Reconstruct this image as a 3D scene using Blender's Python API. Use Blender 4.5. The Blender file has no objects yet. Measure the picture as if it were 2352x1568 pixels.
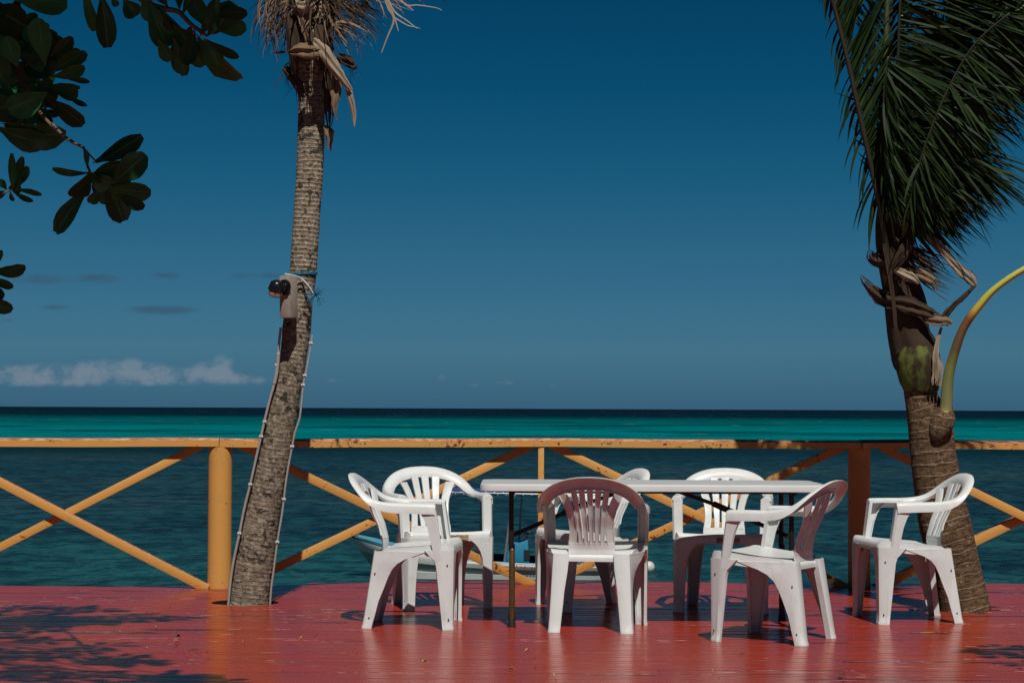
import bpy, bmesh, math, random
from mathutils import Vector, Matrix, noise
PI = math.pi
R = math.radians
random.seed(7)
scn = bpy.context.scene
col = scn.collection

# ------------------------------------------------------------------ camera
F = 4700.0                                   # focal length in pixels of a 2352 x 1568 picture
CAM = Vector((0, 0, 1.15))
PITCH = math.atan(154 / F)
CR = Matrix.Rotation(PI/2 + PITCH, 3, 'X') @ Matrix.Rotation(R(0.2436), 3, 'Z')
cd = bpy.data.cameras.new('camera'); cam = bpy.data.objects.new('camera', cd); col.objects.link(cam)
cam.matrix_world = Matrix.Translation(CAM) @ CR.to_4x4()
cd.sensor_width = 36; cd.lens = 36 * F / 2352; cd.clip_start = .05; cd.clip_end = 200000
scn.camera = cam
def W(px, py, Y):
    d = CR @ Vector(((px-1176)/F, (784-py)/F, -1))
    return CAM + d * (Y / d.y)
def G(px, py, z=0):
    d = CR @ Vector(((px-1176)/F, (784-py)/F, -1))
    return CAM + d * ((z - CAM.z) / d.z)

# ------------------------------------------------------------------ light
EL, AZ = R(55), R(8.5)
SUN = Vector((math.cos(EL)*math.sin(AZ), -math.cos(EL)*math.cos(AZ), math.sin(EL)))
sd = bpy.data.lights.new('sun', 'SUN'); sd.energy = 4.6; sd.angle = R(.53); sd.color = (1, .97, .92)
so = bpy.data.objects.new('sun', sd); col.objects.link(so)
so.rotation_euler = SUN.to_track_quat('Z', 'Y').to_euler(); so.location = (2, -6, 9)

# ------------------------------------------------------------------ node helper
class N:
    def __init__(s, tree): s.t = tree
    def n(s, typ, **kw):
        nd = s.t.nodes.new(typ)
        for k, v in kw.items():
            if k.startswith('i_'):
                key = k[2:]; key = int(key) if key.isdigit() else key.replace('_', ' ')
                s.put(nd.inputs[key], v)
            else: setattr(nd, k, v)
        return nd
    def put(s, sock, v):
        if isinstance(v, bpy.types.NodeSocket): s.t.links.new(v, sock)
        elif isinstance(v, bpy.types.Node): s.t.links.new(v.outputs[0], sock)
        else: sock.default_value = v
    def m(s, op, a, b=0.0, c=None, clamp=False):
        nd = s.t.nodes.new('ShaderNodeMath'); nd.operation = op; nd.use_clamp = clamp
        s.put(nd.inputs[0], a); s.put(nd.inputs[1], b)
        if c is not None: s.put(nd.inputs[2], c)
        return nd.outputs[0]
    def mix(s, f, a, b, blend='MIX'):
        nd = s.t.nodes.new('ShaderNodeMix'); nd.data_type = 'RGBA'; nd.blend_type = blend
        s.put(nd.inputs[0], f); s.put(nd.inputs[6], col4(a)); s.put(nd.inputs[7], col4(b))
        return nd.outputs[2]
    def ramp(s, f, stops, interp='LINEAR'):
        nd = s.t.nodes.new('ShaderNodeValToRGB'); nd.color_ramp.interpolation = interp
        e = nd.color_ramp.elements
        while len(e) < len(stops): e.new(.5)
        for i, (p, c) in enumerate(stops):
            e[i].position = p; e[i].color = col4(c if not isinstance(c, (int, float)) else (c, c, c))
        s.put(nd.inputs[0], f); return nd.outputs[0]
    def noise(s, vec, scale, detail=4, rough=.55, dist=0, out=0):
        nd = s.t.nodes.new('ShaderNodeTexNoise'); s.put(nd.inputs['Vector'], vec)
        nd.inputs['Scale'].default_value = scale; nd.inputs['Detail'].default_value = detail
        nd.inputs['Roughness'].default_value = rough; nd.inputs['Distortion'].default_value = dist
        return nd.outputs[out]
    def mapv(s, vec, scale=(1,1,1), loc=(0,0,0), rot=(0,0,0)):
        nd = s.t.nodes.new('ShaderNodeMapping'); s.put(nd.inputs[0], vec)
        nd.inputs[1].default_value = loc; nd.inputs[2].default_value = rot; nd.inputs[3].default_value = scale
        return nd.outputs[0]
    def sep(s, vec):
        nd = s.t.nodes.new('ShaderNodeSeparateXYZ'); s.put(nd.inputs[0], vec); return nd.outputs
    def comb(s, x, y, z=0.0):
        nd = s.t.nodes.new('ShaderNodeCombineXYZ'); s.put(nd.inputs[0], x); s.put(nd.inputs[1], y); s.put(nd.inputs[2], z); return nd.outputs[0]
    def bump(s, h, strength=.5, dist=.01, prev=None):
        nd = s.t.nodes.new('ShaderNodeBump'); nd.inputs['Strength'].default_value = strength
        nd.inputs['Distance'].default_value = dist; s.put(nd.inputs['Height'], h)
        if prev is not None: s.put(nd.inputs['Normal'], prev)
        return nd.outputs[0]
def col4(c):
    if isinstance(c, (bpy.types.NodeSocket, bpy.types.Node)): return c
    return (c[0], c[1], c[2], 1.0) if len(c) == 3 else c
def smooth(n, x, lo, hi):
    nd = n.t.nodes.new('ShaderNodeMapRange'); nd.interpolation_type = 'SMOOTHSTEP'
    n.put(nd.inputs[0], x); nd.inputs[1].default_value = lo; nd.inputs[2].default_value = hi
    nd.inputs[3].default_value = 0; nd.inputs[4].default_value = 1
    return nd.outputs[0]
def newmat(name):
    m = bpy.data.materials.new(name); m.use_nodes = True
    nt = m.node_tree; nt.nodes.clear(); n = N(nt)
    out = nt.nodes.new('ShaderNodeOutputMaterial'); p = nt.nodes.new('ShaderNodeBsdfPrincipled')
    nt.links.new(p.outputs[0], out.inputs[0])
    return m, n, p, out
KALB = (.78, .78, .78)                      # all paint and bark colours are given for a weaker sun
def setp(n, p, **kw):
    if 'base' in kw: kw['base'] = n.mix(1.0, kw['base'], KALB, 'MULTIPLY')
    for k, v in kw.items():
        key = {'base': 'Base Color', 'rough': 'Roughness', 'metal': 'Metallic', 'spec': 'Specular IOR Level', 'normal': 'Normal',
               'coat': 'Coat Weight', 'coat_rough': 'Coat Roughness', 'trans': 'Transmission Weight', 'alpha': 'Alpha'}[k]
        n.put(p.inputs[key], col4(v) if k == 'base' else v)
def obj_co(n): return n.n('ShaderNodeTexCoord').outputs['Object']
def uv_co(n): return n.n('ShaderNodeTexCoord').outputs['UV']

# ------------------------------------------------------------------ world: sky with far clouds
world = bpy.data.worlds.new('World'); scn.world = world; world.use_nodes = True
nt = world.node_tree; nt.nodes.clear(); n = N(nt)
wo = nt.nodes.new('ShaderNodeOutputWorld'); bg = nt.nodes.new('ShaderNodeBackground'); nt.links.new(bg.outputs[0], wo.inputs[0])
sky = nt.nodes.new('ShaderNodeTexSky'); sky.sky_type = 'NISHITA'; sky.sun_disc = False
sky.sun_elevation = EL; sky.sun_rotation = math.atan2(SUN.x, SUN.y); sky.air_density = 1.0; sky.dust_density = .3; sky.ozone_density = 3
co = n.n('ShaderNodeTexCoord').outputs['Generated']
x, y, z = n.sep(co)[:3]
yy = n.m('MAXIMUM', y, .02)
u = n.m('DIVIDE', x, yy); v = n.m('DIVIDE', z, yy)
el = n.m('MULTIPLY', n.m('MAXIMUM', z, 0), 1.0)
TINT = n.ramp(n.m('MULTIPLY', el, 2.0), [(0, (0.0586, 0.1787775, 0.3858)), (0.0077, (0.0586, 0.1787775, 0.3858)), (0.0587, (0.0784, 0.214927, 0.3813)), (0.1435, (0.0543, 0.192272, 0.3117)), (0.2275, (0.0248, 0.1738525, 0.2678)), (0.3102, (0.0089, 0.148735, 0.2334)), (0.3874, (0.0061, 0.131202, 0.2048)), (0.6, (0.0035, 0.07092, 0.1219)), (1, (0.003, 0.044324999999999996, 0.0795))])
skyc = n.mix(1.0, sky.outputs[0], TINT, 'MULTIPLY')
vec = n.comb(u, v)
fr = n.noise(n.mapv(vec, (1, 1.2, 1)), 120, 8, .62)
fr2 = n.noise(n.mapv(vec, (1, 3.2, 1)), 26, 5, .62)
def blobs(lst, base):
    acc = None
    for (px, py, rx, ry, a) in lst:
        cu = (px-1176)/F; cv = (933 + px*10/2352 - py)/F
        du = n.m('MULTIPLY', n.m('SUBTRACT', u, cu), F/rx); dv = n.m('MULTIPLY', n.m('SUBTRACT', v, cv), F/ry)
        d2 = n.m('ADD', n.m('MULTIPLY', du, du), n.m('MULTIPLY', dv, dv))
        g = n.m('MULTIPLY', n.m('EXPONENT', n.m('MULTIPLY', d2, -1)), a)
        acc = g if acc is None else n.m('ADD', acc, g)
    return n.m('MULTIPLY', acc, n.m('GREATER_THAN', y, .02))
flat = blobs([(80,640,75,16,1),(225,640,55,13,1.1),(382,631,42,11,.9),(545,633,38,9,.7),(625,632,40,9,.7),(125,706,42,8,.8),(370,711,80,11,1.2),(20,736,30,7,.6),(175,602,30,5,.3)], 0)
flat = smooth(n, n.m('MULTIPLY', flat, n.m('ADD', 1.0, n.m('MULTIPLY', n.m('SUBTRACT', fr2, .5), 2.6))), .22, 1.0)
puff = blobs([(10,855,36,16,1.0),(62,858,44,21,1.0),(105,848,52,18,.9),(195,850,44,20,1.05),(235,845,49,21,.9),(300,838,31,20,.95),(335,848,52,18,1),(385,856,65,16,1),(455,848,26,18,.8),
              (505,838,32,26,1.25),(520,862,55,15,.9),(590,870,52,11,.55),(90,880,143,11,.7),(330,876,221,13,.8),(762,873,24,8,.62),(1020,868,24,12,.6),(1090,885,26,7,.5),(1160,879,34,10,.7),(1275,886,20,7,.55),(1600,900,60,5,.3)], 0)
puff = smooth(n, n.m('MULTIPLY', puff, n.m('ADD', 1.0, n.m('MULTIPLY', n.m('SUBTRACT', fr, .5), 3.0))), .34, 1.5)
bank = smooth(n, n.m('MULTIPLY', blobs([(60,868,110,22,1),(200,862,90,24,1),(350,862,110,26,1),(500,860,60,28,1),(570,872,80,14,.8),(1020,876,60,12,.5),(1150,882,70,9,.5)], 0), n.m('ADD', 1.0, n.m('MULTIPLY', n.m('SUBTRACT', fr, .5), 2.2))), .30, 1.4)
skyc10 = n.mix(n.m('MULTIPLY', bank, .75), n.mix(1.0, skyc, (0.1,0.1,0.1), 'MULTIPLY'), (.105,.175,.25))
cl = n.mix(n.m('MULTIPLY', puff, .36), skyc10, (.27,.31,.36))
cl = n.mix(n.m('MULTIPLY', flat, .6), cl, (.040,.080,.135))
n.put(bg.inputs[0], cl); bg.inputs[1].default_value = 1.0
# (the x0.1 multiply above is the sky strength, so that the clouds can be given in display units)

# ------------------------------------------------------------------ materials
def mat_simple(name, c, rough=.5, metal=0, spec=.5, vary=.12, scale=12, bump=0):
    m, n, p, o = newmat(name); v = obj_co(n)
    f = n.noise(v, scale, 5, .6)
    cc = n.mix(f, tuple(a*(1-vary*2) for a in c), tuple(min(1, a*(1+vary)) for a in c))
    setp(n, p, base=cc, rough=rough, metal=metal, spec=spec)
    if bump: setp(n, p, normal=n.bump(n.noise(v, scale*6, 4), bump, .003))
    return m
def mat_plastic():
    m, n, p, o = newmat('white_resin'); v = obj_co(n)
    rnd = n.n('ShaderNodeObjectInfo').outputs['Random']
    vv = n.n('ShaderNodeVectorMath', operation='ADD', i_0=v, i_1=n.comb(n.m('MULTIPLY', rnd, 31), n.m('MULTIPLY', rnd, 17), 0.0)).outputs[0]
    grime = n.ramp(n.noise(n.mapv(vv, (1,1,.45)), 16, 8, .68), [(.46, 0), (.72, 1)])
    fine = n.ramp(n.noise(vv, 120, 3, .7), [(.58, 0), (.78, 1)])
    c = n.mix(n.m('MULTIPLY', grime, n.m('ADD', .22, n.m('MULTIPLY', rnd, .25))), (.735,.755,.735), (.50,.44,.35))
    zz = n.sep(v)[2]
    low = n.m('MULTIPLY', n.m('SUBTRACT', 1.0, smooth(n, zz, 0.0, .14)), .28)
    c = n.mix(n.m('MULTIPLY', low, fine), c, (.30,.22,.16))
    c = n.mix(n.m('MULTIPLY', fine, .26), c, (.42,.35,.28))
    setp(n, p, base=c, rough=n.m('ADD', .30, n.m('MULTIPLY', grime, .25)), spec=.45, normal=n.bump(n.noise(vv, 300, 3), .06, .001))
    return m
def mat_orange(name='orange_paint', chips=.5, redtop=True):
    m, n, p, o = newmat(name); v = obj_co(n); geo = n.n('ShaderNodeNewGeometry')
    x, y, z = n.sep(v)[:3]
    big = n.noise(v, 1.1, 3, .5)
    chip = n.noise(v, 34, 5, .62, .6)
    loc = n.ramp(n.noise(v, 4.2, 3, .55), [(.42, 0), (.66, 1)])
    th = n.m('SUBTRACT', chip, n.m('MULTIPLY', loc, .16))
    bare = n.m('LESS_THAN', th, .335 - .14*(1-chips) )
    nz = n.sep(geo.outputs['Normal'])[2]
    top = n.m('GREATER_THAN', n.m('ADD', nz, n.m('MULTIPLY', n.m('SUBTRACT', chip, .5), .5)), .42)
    g = n.noise(n.mapv(v, (2, 2, 14)), 9, 5, .6)
    c = n.mix(g, (.60,.285,.062), (.68,.345,.085))
    c = n.mix(n.m('MULTIPLY', n.ramp(n.noise(v, 6, 6, .7), [(.5, 0), (.75, 1)]), .28), c, (.36,.24,.12))
    if redtop:
        tc = n.mix(n.ramp(n.noise(n.mapv(v, (1, 6, 6)), 14, 5, .65), [(.42, 0), (.56, 1)]), (.62,.37,.22), (.34,.10,.06))
        c = n.mix(top, c, tc)
    c = n.mix(bare, c, (.17,.032,.014))
    setp(n, p, base=c, rough=.5, spec=.35, normal=n.bump(n.m('SUBTRACT', n.m('MULTIPLY', g, .4), n.m('MULTIPLY', bare, 1.0)), .35, .003))
    return m
def mat_deck():
    m, n, p, o = newmat('red_deck_paint'); v = obj_co(n)
    at = n.n('ShaderNodeAttribute', attribute_name='tone').outputs['Fac']
    sc = n.n('ShaderNodeVectorMath', operation='ADD', i_0=v, i_1=n.comb(n.m('MULTIPLY', at, 40), 0.0, 0.0)).outputs[0]
    grain = n.noise(n.mapv(sc, (3, 70, 10)), 1.6, 6, .62)
    patch = n.noise(n.mapv(v, (1, 1.6, 1)), 1.5, 5, .6)
    c = n.mix(patch, (.345,.031,.013), (.40,.047,.020))
    c = n.mix(n.m('MULTIPLY', n.m('SUBTRACT', 1.0, at), .30), c, (.25,.04,.035))
    c = n.mix(n.m('MULTIPLY', n.ramp(grain, [(.40, 1), (.52, 0)]), .24), c, (.14,.02,.02))
    scuff = n.ramp(n.noise(n.mapv(sc, (1.0, 16, 1)), 4.5, 6, .7), [(.64, 0), (.72, 1)])
    c = n.mix(n.m('MULTIPLY', scuff, .35), c, (.42,.17,.13))
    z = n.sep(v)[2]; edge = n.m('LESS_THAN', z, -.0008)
    worn_glint = n.m('MULTIPLY', edge, n.ramp(n.noise(n.mapv(sc, (3.2, 60, 1)), 1.3, 6, .78), [(.555, 0), (.58, 1)]))  # pale dashes on board edges, painted for sun glints and paint wear
    dots = n.ramp(n.noise(v, 38, 3, .5), [(.67, 0), (.72, 1)])
    c = n.mix(n.m('MULTIPLY', dots, .5), c, (.05,.02,.02))
    seam = n.m('MULTIPLY', n.m('LESS_THAN', z, -.0006), n.ramp(n.m('FRACT', n.m('MULTIPLY', at, 7.3)), [(.30, .15), (.5, .95)]))
    c = n.mix(seam, c, (.055,.012,.010))
    c = n.mix(n.m('MULTIPLY', worn_glint, .85), c, (.85,.52,.44))
    c = n.mix(n.m('LESS_THAN', z, -.0045), c, (.045,.018,.014))  # board sides painted dark for the shade inside gaps and trunk holes
    ro = n.m('ADD', .11, n.m('MULTIPLY', n.noise(n.mapv(sc, (1.2, 14, 1)), 2.2, 5, .6), .28))
    b1 = n.bump(grain, .06, .002)
    b2 = n.bump(n.noise(n.mapv(v, (1, .5, 1)), 3.5, 3, .5), .05, .02, b1)
    setp(n, p, base=c, rough=ro, spec=.31, normal=b2)
    return m
def mat_water():
    m, n, p, o = newmat('sea_water'); v = obj_co(n)
    x, y, z = n.sep(v)[:3]
    n1 = n.noise(n.mapv(v, (1.0, .7, 1)), .010, 5, .6)
    n2 = n.noise(n.mapv(v, (.9, .8, 1)), .022, 6, .62)
    yc = n.m('MAXIMUM', y, 8.0)
    t = n.m('DIVIDE', 17337/430, yc)                       # 0 at the horizon, 1 at the deck's edge
    t = n.m('ADD', t, n.m('MULTIPLY', n.m('SUBTRACT', n1, .5), n.m('MULTIPLY', t, .35)))
    c = n.ramp(t, [(0, (.003,.012,.024)), (.040, (.002,.020,.036)), (.052, (.000,.060,.074)), (.062, (.000,.115,.128)), (.085, (.000,.140,.150)), (.12, (.000,.200,.215)), (.17, (.000,.180,.195)), (.19, (.001,.09,.10)), (.21, (.003,.026,.040)),
                   (.27, (.004,.022,.036)), (.36, (.017,.036,.036)), (.55, (.008,.042,.048)), (.8, (.012,.082,.074)), (1, (.014,.098,.084))])
    reef = n.ramp(n2, [(.49, 0), (.58, 1)])
    farm = n.m('SUBTRACT', 1.0, smooth(n, t, .16, .22))
    c = n.mix(n.m('MULTIPLY', n.m('MULTIPLY', n.m('MULTIPLY', reef, .72), farm), smooth(n, t, .045, .07)), c, (.001,.052,.066))
    n3 = n.noise(n.mapv(v, (.5, 1, 1)), .11, 4, .6)
    near = smooth(n, t, .2, .3)
    c = n.mix(n.m('MULTIPLY', n.m('MULTIPLY', n.ramp(n3, [(.42, 0), (.58, 1)]), .8), near), c, (.004,.015,.025))
    brn = n.ramp(n.noise(n.mapv(v, (.6, 1, 1), loc=(7, 3, 0)), .045, 4, .6), [(.50, 0), (.62, 1)])
    c = n.mix(n.m('MULTIPLY', n.m('MULTIPLY', brn, .7), n.m('MULTIPLY', near, n.m('SUBTRACT', 1.0, smooth(n, t, .55, .8)))), c, (.030,.046,.040))
    stk = n.ramp(n.noise(n.mapv(v, (.6, 1, 1), loc=(2, 9, 0)), .10, 4, .6), [(.60, 0), (.66, 1)])
    c = n.mix(n.m('MULTIPLY', n.m('MULTIPLY', stk, .7), n.m('MULTIPLY', smooth(n, t, .19, .22), n.m('SUBTRACT', 1.0, smooth(n, t, .30, .40)))), c, (.002,.11,.115))
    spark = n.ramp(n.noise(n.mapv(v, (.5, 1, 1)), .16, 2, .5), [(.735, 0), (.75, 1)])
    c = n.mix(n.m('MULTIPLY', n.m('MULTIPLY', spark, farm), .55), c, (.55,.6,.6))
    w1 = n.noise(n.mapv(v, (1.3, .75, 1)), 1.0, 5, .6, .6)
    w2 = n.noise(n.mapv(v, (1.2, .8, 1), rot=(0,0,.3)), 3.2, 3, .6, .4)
    w3 = n.noise(n.mapv(v, (.8, 1, 1), rot=(0,0,-.2)), .25, 3, .5)
    b = n.bump(w3, .9, 1.6)
    b = n.bump(w1, 1.0, .60, b); b = n.bump(w2, .8, .10, b)
    tr = n.ramp(n.m('ADD', n.m('MULTIPLY', w1, .75), n.m('MULTIPLY', w2, .25)), [(.455, 0), (.555, 1)])  # wave facets: sky reflection and darker slopes mixed into the water colour
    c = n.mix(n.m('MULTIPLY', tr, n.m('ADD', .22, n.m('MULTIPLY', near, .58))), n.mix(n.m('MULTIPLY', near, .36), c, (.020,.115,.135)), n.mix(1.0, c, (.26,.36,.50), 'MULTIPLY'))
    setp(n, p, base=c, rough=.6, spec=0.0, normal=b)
    gl = n.n('ShaderNodeBsdfGlossy', i_Color=(.8,.9,1,1), i_Roughness=.16, i_Normal=b); fz = n.n('ShaderNodeFresnel', i_IOR=1.33, i_Normal=b)
    mx = n.n('ShaderNodeMixShader', i_0=n.m('MULTIPLY', fz, n.m('ADD', .025, n.m('MULTIPLY', near, .36))))
    n.t.links.new(p.outputs[0], mx.inputs[1]); n.t.links.new(gl.outputs[0], mx.inputs[2]); n.t.links.new(mx.outputs[0], o.inputs[0])
    return m
def mat_bark(name, spacing, ca, cb, pale, ringamt, crack, fade=(-2, -1), lich_t=.57, gouge_t=.30, thin=False, wobk=.9):
    m, n, p, o = newmat(name); uv = uv_co(n); v = obj_co(n)
    u, w, _ = n.sep(uv)[:3]
    ringamt = n.m('MULTIPLY', n.m('ADD', .12, n.m('MULTIPLY', smooth(n, w, *fade), .88)), ringamt)
    cu = n.m('COSINE', n.m('MULTIPLY', u, 2*PI)); su = n.m('SINE', n.m('MULTIPLY', u, 2*PI))
    cyl = n.comb(cu, su, n.m('MULTIPLY', w, 10))
    wob = n.m('MULTIPLY', n.m('SUBTRACT', n.noise(cyl, .9, 3, .6), .5), wobk)
    fr = n.m('FRACT', n.m('ADD', n.m('DIVIDE', w, spacing), wob))
    line = n.ramp(fr, [(0, .2), (.06, 1), (.20, .85), (.32, .3), (.78, .12), (.94, 0), (1, 0)] if not thin else [(0, .1), (.03, 1), (.09, .8), (.15, .12), (.5, .05), (.94, 0), (1, 0)])
    fib = n.noise(n.mapv(cyl, (1, 1, 2.4)), 2.4, 8, .74)
    vfib = n.noise(n.mapv(cyl, (5, 5, .35)), 1.8, 6, .7)
    c = n.mix(n.ramp(fib, [(.36, 0), (.64, 1)]), ca, cb)
    c = n.mix(n.m('MULTIPLY', n.ramp(vfib, [(.30, 1), (.46, 0)]), crack), c, (.018,.014,.010))
    c = n.mix(n.m('MULTIPLY', n.m('MULTIPLY', line, n.ramp(fib, [(.35, .3), (.6, 1)])), ringamt), c, pale)
    gap = n.ramp(fr, [(0, .5), (.04, 0), (.62, 0), (.84, 1), (1, .8)] if not thin else [(0, .6), (.02, 0), (.16, 0), (.22, .8), (.45, .2), (.9, .3), (1, .9)])
    c = n.mix(n.m('MULTIPLY', n.m('MULTIPLY', gap, ringamt), .75), c, (.035,.024,.015))
    lich = n.ramp(n.noise(n.mapv(cyl, (1, 1, .9)), 4.4, 7, .72), [(lich_t-.03, 0), (lich_t+.12, 1)])
    c = n.mix(n.m('MULTIPLY', lich, .75), c, (.50,.44,.36))
    gouge = n.ramp(n.noise(n.mapv(cyl, (1, 1, 1.6), rot=(.6,.3,0)), 1.1, 4, .65, .8), [(gouge_t, 1), (gouge_t+.05, 0)])
    c = n.mix(n.m('MULTIPLY', gouge, .85), c, (.02,.018,.015))
    h = n.m('ADD', n.m('MULTIPLY', line, n.m('MULTIPLY', ringamt, .5 if thin else 1.0)), n.m('ADD', fib, n.m('MULTIPLY', vfib, .6)))
    h = n.m('SUBTRACT', h, n.m('MULTIPLY', gouge, .8))
    setp(n, p, base=c, rough=.85, spec=.2, normal=n.bump(h, .9, .012))
    return m
def mat_leaf(name, ca, cb, rib, rough=.38, transl=.12, spec=.4):
    m, n, p, o = newmat(name); uv = uv_co(n); v = obj_co(n)
    u, w, _ = n.sep(uv)[:3]
    mid = n.ramp(n.m('ABSOLUTE', n.m('SUBTRACT', u, .5)), [(.02, 1), (.05, 0)])
    side = n.ramp(n.m('FRACT', n.m('ADD', n.m('MULTIPLY', w, 9), n.m('MULTIPLY', n.m('ABSOLUTE', n.m('SUBTRACT', u, .5)), -5))), [(0, 1), (.1, 0), (.9, 0), (1, 1)])
    at = n.n('ShaderNodeAttribute', attribute_name='tone').outputs['Fac']
    c = n.mix(at, ca, cb)
    c = n.mix(n.m('MULTIPLY', n.ramp(n.noise(v, 22, 4, .6), [(.35, 0), (.7, 1)]), .35), c, tuple(a*.5 for a in ca))
    c = n.mix(n.m('MULTIPLY', n.m('MAXIMUM', mid, n.m('MULTIPLY', side, .3)), .55), c, rib)
    setp(n, p, base=c, rough=rough, spec=spec, normal=n.bump(n.m('ADD', mid, n.m('MULTIPLY', side, .4)), .3, .002))
    if transl:
        tl = n.n('ShaderNodeBsdfTranslucent', i_Color=c); mx = n.n('ShaderNodeMixShader', i_0=transl)
        n.t.links.new(p.outputs[0], mx.inputs[1]); n.t.links.new(tl.outputs[0], mx.inputs[2]); n.t.links.new(mx.outputs[0], o.inputs[0])
    return m
def mat_dry(name, ca, cb):
    m, n, p, o = newmat(name); v = obj_co(n)
    f = n.noise(n.mapv(v, (5, 5, 1.2)), 12, 6, .7); at = n.n('ShaderNodeAttribute', attribute_name='tone').outputs['Fac']
    c = n.mix(n.m('ADD', n.m('MULTIPLY', f, .5), n.m('MULTIPLY', at, .5)), ca, cb)
    setp(n, p, base=c, rough=.8, spec=.2, normal=n.bump(f, .5, .004)); return m

M = {}
M['plastic'] = mat_plastic()
M['hole'] = mat_simple('hole_dark', (.03,.02,.015), .9)
M['orange'] = mat_orange('orange_paint', .35)
M['orange_worn'] = mat_orange('orange_paint_flaking', .8)
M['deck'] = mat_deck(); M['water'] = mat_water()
M['fascia'] = mat_simple('dark_fascia', (.035,.02,.024), .7)
M['bark_a'] = mat_bark('palm_bark_grey', .026, (.065,.048,.033), (.34,.265,.185), (.44,.34,.23), .85, .6, (1.3, 2.1), .525, .375)
M['bark_b'] = mat_bark('palm_bark_brown', .066, (.045,.026,.013), (.23,.135,.068), (.40,.27,.16), .62, 1.0, (-2, -1), .60, .33, True, .8)
M['leaf'] = mat_leaf('almond_leaf', (.006,.062,.026), (.028,.19,.065), (.06,.26,.10), .34, .06, .14)
M['leaf_pale'] = mat_leaf('almond_leaf_pale', (.012,.060,.030), (.018,.075,.034), (.04,.11,.04), .45, .08, .08)
M['twig'] = mat_simple('twig_bark', (.17,.12,.07), .8, vary=.3, scale=40, bump=.5)
M['limb'] = mat_simple('limb_bark', (.09,.07,.05), .9, vary=.4, scale=14, bump=.8)
M['frond'] = mat_leaf('palm_leaflet', (.005,.017,.004), (.030,.056,.012), (.04,.07,.02), .5, .07, .12)
M['rachis'] = mat_simple('green_rachis', (.10,.11,.032), .5, vary=.3, scale=18)
M['rachis_brown'] = mat_simple('brown_rachis', (.030,.027,.010), .55, vary=.3, scale=18)
M['dry'] = mat_dry('dead_palm_leaf', (.06,.036,.020), (.33,.225,.135))
M['dry_dark'] = mat_dry('palm_fibre', (.016,.010,.006), (.075,.045,.026))
M['spathe'] = mat_dry('dry_spathe', (.14,.095,.055), (.46,.37,.27))
M['sheath'] = mat_dry('green_sheath', (.040,.050,.012), (.17,.21,.035))
_n = N(M['sheath'].node_tree); _p = [q for q in _n.t.nodes if q.type == 'BSDF_PRINCIPLED'][0]; _old = _p.inputs['Base Color'].links[0].from_socket
_n.put(_p.inputs['Base Color'], _n.mix(_n.ramp(_n.noise(_n.mapv(obj_co(_n), (1.6, 1.6, .8)), 5, 5, .65), [(.44, 0), (.56, 1)]), _old, (.028,.018,.009)))
M['white_metal'] = mat_simple('table_plastic', (.66,.655,.64), .34, vary=.05, scale=7)
M['steel'] = mat_simple('dark_rusty_steel', (.018,.014,.012), .45, .3, vary=.4, scale=30)
M['rust'] = mat_simple('golden_rust_tube', (.16,.085,.03), .32, .4, vary=.5, scale=60)
M['rubber'] = mat_simple('black_rubber', (.01,.01,.01), .6)
M['wood_grey'] = mat_simple('weathered_wood', (.36,.30,.24), .8, vary=.25, scale=18, bump=.4)
M['black'] = mat_simple('black_plastic', (.008,.008,.009), .3)
M['conduit'] = mat_simple('grey_conduit', (.36,.34,.30), .6, vary=.15, scale=25)
M['rope'] = mat_simple('blue_rope', (.02,.22,.36), .6, vary=.35, scale=60)
M['rope_white'] = mat_simple('white_cord', (.55,.56,.55), .6)
M['boat_white'] = mat_simple('boat_white', (.55,.56,.52), .45, vary=.12, scale=2)
M['boat_green'] = mat_simple('boat_band', (.24,.31,.27), .5, vary=.2, scale=2)
M['boat_dark'] = mat_simple('boat_rubrail', (.012,.014,.018), .5)
M['boat_blue'] = mat_simple('boat_deck_blue', (.11,.36,.47), .5, vary=.12, scale=3)
M['boat_deep'] = mat_simple('boat_inside_blue', (.012,.045,.095), .6)
M['console'] = mat_simple('console_blue', (.015,.22,.36), .45)
M['canvas'] = mat_simple('canopy_blue', (.012,.07,.24), .7)
M['pole'] = mat_simple('grey_pole', (.30,.31,.31), .4, .4)
M['red_text'] = mat_simple('red_lettering', (.34,.03,.02), .6)
m, n, p, o = newmat('sticker'); v = obj_co(n)
c = n.mix(n.ramp(n.noise(n.mapv(v, (10, 1, 60)), 5, 6, .75), [(.44, 0), (.56, 1)]), (.52,.40,.19), (.10,.06,.03)); setp(n, p, base=c, rough=.8); M['sticker'] = m
m, n, p, o = newmat('bulb_glass'); setp(n, p, base=(.9,.75,.65), rough=.05, trans=.75); M['bulb'] = m
m, n, p, o = newmat('amber_filter'); setp(n, p, base=(.45,.10,.04), rough=.35); M['amber'] = m
M['yellow_leaf'] = mat_simple('yellow_leaf', (.55,.36,.06), .6)
M['brown_leaf'] = mat_simple('brown_leaf', (.14,.055,.03), .7)
M['buoy'] = mat_simple('buoy_white', (.62,.62,.58), .5)

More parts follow.
